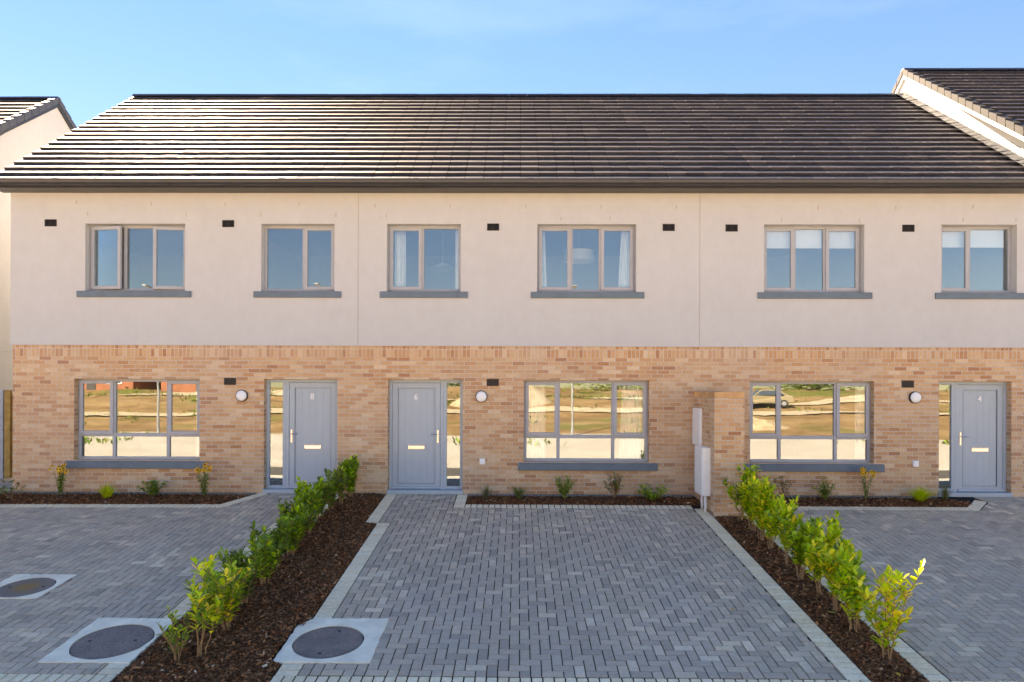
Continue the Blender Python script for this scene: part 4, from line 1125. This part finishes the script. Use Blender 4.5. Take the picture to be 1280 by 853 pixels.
def far_house(x, y, w, d, label, rot=0):
    z = terr(x, y)-.2; h = empty('detached_house', (x, y, z), label, 'house', 'brick houses across the building site')
    def prt(name, m_, mat):
        bmesh.ops.recalc_face_normals(m_.bm, faces=m_.bm.faces[:]); me = bpy.data.meshes.new(name); m_.bm.to_mesh(me); m_.bm.free(); me.materials.append(MATS[mat])
        o = bpy.data.objects.new(name, me); C.objects.link(o); o.parent = h; return o
    q = MB(); q.prism([(-d/2, 0), (-d/2, 5.2), (0, 7.9), (d/2, 5.2), (d/2, 0)], 'x', -w/2, w/2); prt('wall', q, 'far_brick')
    q = MB(); q.prism([(-d/2-.4, 5.0), (0, 8.1), (d/2+.4, 5.0), (d/2+.4, 5.25), (0, 8.35), (-d/2-.4, 5.25)], 'x', -w/2-.2, w/2+.2); prt('roof', q, 'far_roof')
    for wx in (-w*.28, w*.28):
        for wz in (.9, 3.5):
            q = MB(); ring_frame(q, wx-.8, wx+.8, wz, wz+1.3, .09, d/2, d/2+.05); f = prt('window', q, 'white_plastic')
            q = MB(); q.box(wx-.71, wx+.71, d/2+.005, d/2+.02, wz+.09, wz+1.21); g_ = prt('pane', q, 'far_glass'); g_.parent = f
    q = MB(); q.box(-.5, .5, d/2, d/2+.05, 0, 2.1); prt('door', q, 'far_roof')
far_house(-46, -64, 9, 8, 'red brick house across the site, mirrored at the left of the left window')
far_house(-35, -66, 9, 8, 'red brick house across the site, mirrored in the middle of the left window')
far_house(-22, -70, 10, 8, 'red brick house across the site, mirrored beside door 8')
for i, (x, y, w) in enumerate(((-8, -75, 14), (14, -78, 16), (36, -72, 14), (58, -70, 15), (-62, -70, 14))):
    r = random.Random(i); V = []; F = []; Hs = []
    z = terr(x, y)
    for _ in range(900):
        a = r.uniform(0, 2*PI); p = Vector((r.gauss(0, w*.22), r.gauss(0, 1.6), abs(r.gauss(1.2, 1.1))))
        leaf_geo(V, F, Hs, p, Vector((math.cos(a), math.sin(a), .4)), r.uniform(.5, .9), .5, hue_of(r, [(GREEN, 5), (OLIVE, 3)]))
    o = raw_mesh('bush', V, F, 'leaf', None, hues=Hs, loc=(x, y, z-.2))
    tag(o, ('wide green bush on the skyline across the site, mirrored near door 6', 'low green thicket across the site, mirrored in the middle window', 'green thicket across the site, mirrored in the right window', 'green bushes across the site, mirrored near door 4', 'green bushes across the site beyond the left red house')[i], 'bush', 'bushes across the site')
def lamp(x, y, label, hgt=8.5):
    z = terr(x, y); h = empty('street_lamp', (x, y, z), label, 'street lamp', 'street lamps mirrored in the windows')
    q = MB(); q.tube([(0, 0, -.1), (0, 0, 1.4), (0, 0, hgt)], [.09, .065, .045], 10)
    q.tube([(0, 0, hgt), (0, .5, hgt+.12), (0, 1.1, hgt+.15)], .03, 8)
    me = bpy.data.meshes.new('pole'); q.bm.to_mesh(me); q.bm.free(); me.materials.append(MATS['lamp_metal']); o = bpy.data.objects.new('pole', me); C.objects.link(o); o.parent = h
    q = MB(); q.box(-.13, .13, 1.0, 1.65, hgt+.10, hgt+.19); bmesh.ops.bevel(q.bm, geom=q.bm.edges[:], offset=.03, segments=2, affect='EDGES')
    me = bpy.data.meshes.new('lamp_head'); q.bm.to_mesh(me); q.bm.free(); me.materials.append(MATS['lamp_metal']); o = bpy.data.objects.new('lamp_head', me); C.objects.link(o); o.parent = h
lamp(-21.5, -27.5, 'street lamp mirrored in the left ground floor window')
lamp(-11.6, -27.5, 'street lamp mirrored in the window above door 8')
lamp(3.2, -27.5, 'street lamp mirrored in the middle ground floor window')

def heap(x, y, w, h_, label, seed):
    V = []; F = []; n = 22
    for i in range(n+1):
        for j in range(n+1):
            a = (i/n-.5)*2; b_ = (j/n-.5)*2; d = min(1, math.hypot(a, b_)); xx = x+a*w; yy = y+b_*w*.55
            z = h_*(1-d*d)**1.2 + (1-d)*.5*noise.noise(Vector((xx*.8, yy*.8, seed))) + (1-d)*.2*noise.noise(Vector((xx*2.5, yy*2.5, seed)))
            V.append((xx-x, yy-y, z-.15+terr(xx, yy)-terr(x, y)))
    for i in range(n):
        for j in range(n): a = i*(n+1)+j; F.append((a, a+n+1, a+n+2, a+1))
    tag(raw_mesh('spoil_heap', V, F, 'spoil', None, loc=(x, y, terr(x, y))), label, 'spoil heap', 'heaps of earth on the building site')
simple('spoil', (.40, .30, .19), .95, .1, vary=.35, scale=1.5, bmp=1, bscale=6)
heap(-1.5, -44, 4.5, 2.0, 'pale heap of rubble mirrored at the top left of the middle ground floor window', 1)
heap(15, -33, 3.6, .9, 'low heap of brown earth mirrored in the middle of the right ground floor window', 2)
def car(x, y, rz, label):
    z = terr(x, y)+.05; h = empty('parked_car', (x, y, z), label, 'car', None, rot=(0, 0, rz))
    def prt(name, m_, mat, par=None, bev=0):
        bmesh.ops.recalc_face_normals(m_.bm, faces=m_.bm.faces[:])
        if bev: bmesh.ops.bevel(m_.bm, geom=m_.bm.edges[:], offset=bev, segments=2, affect='EDGES')
        me = bpy.data.meshes.new(name); m_.bm.to_mesh(me); m_.bm.free(); me.materials.append(MATS[mat])
        o = bpy.data.objects.new(name, me); C.objects.link(o); o.parent = par or h; return o
    q = MB(); prof = [(-2.1, .35), (-2.15, .62), (-1.95, .82), (-1.1, .95), (-.45, 1.42), (.95, 1.47), (1.75, 1.02), (2.1, .92), (2.15, .4)]
    A = [q.bm.verts.new((u, -.86 if v < 1 else -.70, v)) for u, v in prof]; B = [q.bm.verts.new((u, .86 if v < 1 else .70, v)) for u, v in prof]
    q.bm.faces.new(A); q.bm.faces.new(B[::-1]); n = len(prof)
    for i in range(n): q.bm.faces.new((A[i], B[i], B[(i+1) % n], A[(i+1) % n]))
    body = prt('body', q, 'car_paint', None, .04)
    for sgn in (-1, 1):
        q = MB(); yy = sgn*.80
        q.face([(-.95, sgn*.868, 1.0), (1.45, sgn*.868, 1.02), (.85, sgn*.735, 1.38), (-.42, sgn*.735, 1.36)]); prt('side_window', q, 'far_glass')
        for wx in (-1.35, 1.35):
            q = MB(); q.disc((wx, sgn*.80, .32), .32, -.11, .11, 'y', 20); w_ = prt('wheel', q, 'dark_rubber')
            q = MB(); q.disc((wx, sgn*.915, .32), .19, -.01, .01, 'y', 16); prt('rim', q, 'lamp_metal', w_)
    q = MB(); q.face([(-1.13, -.74, .99), (-1.13, .74, .99), (-.49, .64, 1.44), (-.49, -.64, 1.44)]); prt('windscreen', q, 'far_glass')
r = random.Random(77); V = []; F = []; Hs = []
for _ in range(260):
    cx, cy = r.uniform(-48, 48), -20-38*r.random()**.8
    if noise.noise(Vector((cx*.09, cy*.12, 4))) < -.05: continue
    for k in range(16):
        x, y = r.gauss(cx, .8), r.gauss(cy, .6); a = r.uniform(0, 2*PI)
        leaf_geo(V, F, Hs, Vector((x, y, terr(x, y))), Vector((math.cos(a)*.6, math.sin(a)*.6, .9)), r.uniform(.2, .5), .12, hue_of(r, [(GREEN, 2), (OLIVE, 4)]))
o = raw_mesh('weeds', V, F, 'leaf', None, hues=Hs); tag(o, 'weeds scattered over the building site mirrored in the windows', 'weeds', kind='stuff')
simple('car_paint', (.30, .24, .15), .25, .6, vary=.02)
car(20.5, -44, .15, 'parked car across the road, mirrored in the right ground floor window')

# ------------------------------------------------------------------ light, sky, camera
sv = Vector((-.66, 1.0, .95)).normalized()        # towards the sun: behind the row, from the left
el = math.asin(sv.z); az = math.atan2(sv.x, sv.y)
w = bpy.data.worlds.new('World'); sc.world = w; w.use_nodes = True
nt = w.node_tree; bg = nt.nodes['Background']
sky = nt.nodes.new('ShaderNodeTexSky'); sky.sky_type = 'NISHITA'; sky.sun_disc = False
sky.sun_elevation = el; sky.sun_rotation = az % (2*PI); sky.altitude = 50; sky.air_density = 1.0; sky.dust_density = .0; sky.ozone_density = 3.0
sg = nt.nodes.new('ShaderNodeGamma'); sg.inputs['Gamma'].default_value = .62
sh = nt.nodes.new('ShaderNodeHueSaturation'); sh.inputs['Saturation'].default_value = 1.62; sh.inputs['Hue'].default_value = .516
nt.links.new(sky.outputs[0], sg.inputs['Color']); nt.links.new(sg.outputs[0], sh.inputs['Color']); tcw = nt.nodes.new('ShaderNodeTexCoord'); mpc = nt.nodes.new('ShaderNodeMapping'); mpc.inputs['Scale'].default_value = (1.2, 1.2, 5.0); mpc.inputs['Rotation'].default_value = (.25, .1, .6)
nt.links.new(tcw.outputs['Generated'], mpc.inputs['Vector'])
cl = ramp(nt, noi(nt, 1.3, 6, mpc.outputs['Vector'], .6), [(.48, (0, 0, 0)), (.78, (.05,) * 3)])
nt.links.new(mix(nt, cl, sh.outputs[0], (6.5, 7.6, 8.6)), bg.inputs['Color']); bg.inputs['Strength'].default_value = .072
sd = bpy.data.lights.new('sun', 'SUN'); sd.energy = 5; sd.angle = math.radians(.53); sd.color = (1, .93, .82)
so = bpy.data.objects.new('sun', sd); C.objects.link(so); so.rotation_euler = sv.to_track_quat('Z', 'Y').to_euler(); so.location = (0, 0, 30)

cam = bpy.data.cameras.new('camera'); co = bpy.data.objects.new('camera', cam); C.objects.link(co)
cam.sensor_width = 36; cam.lens = 36*853/1280; cam.clip_end = 2000; cam.clip_start = .05
cam.shift_y = 58.5/1280
co.matrix_world = Matrix.Translation((0, -12.73, 1.985)) @ Matrix.Rotation(.0095, 4, 'Z') @ Matrix.Rotation(PI/2, 4, 'X') @ Matrix.Rotation(.0035, 4, 'Z')
sc.camera = co
sc.view_settings.view_transform = 'Standard'; sc.view_settings.look = 'None'; sc.view_settings.use_white_balance = True; sc.view_settings.white_balance_temperature = 8900; sc.view_settings.white_balance_tint = 17
sc.view_settings.exposure = 2.95; sc.view_settings.gamma = 1
sc.view_settings.use_curve_mapping = False
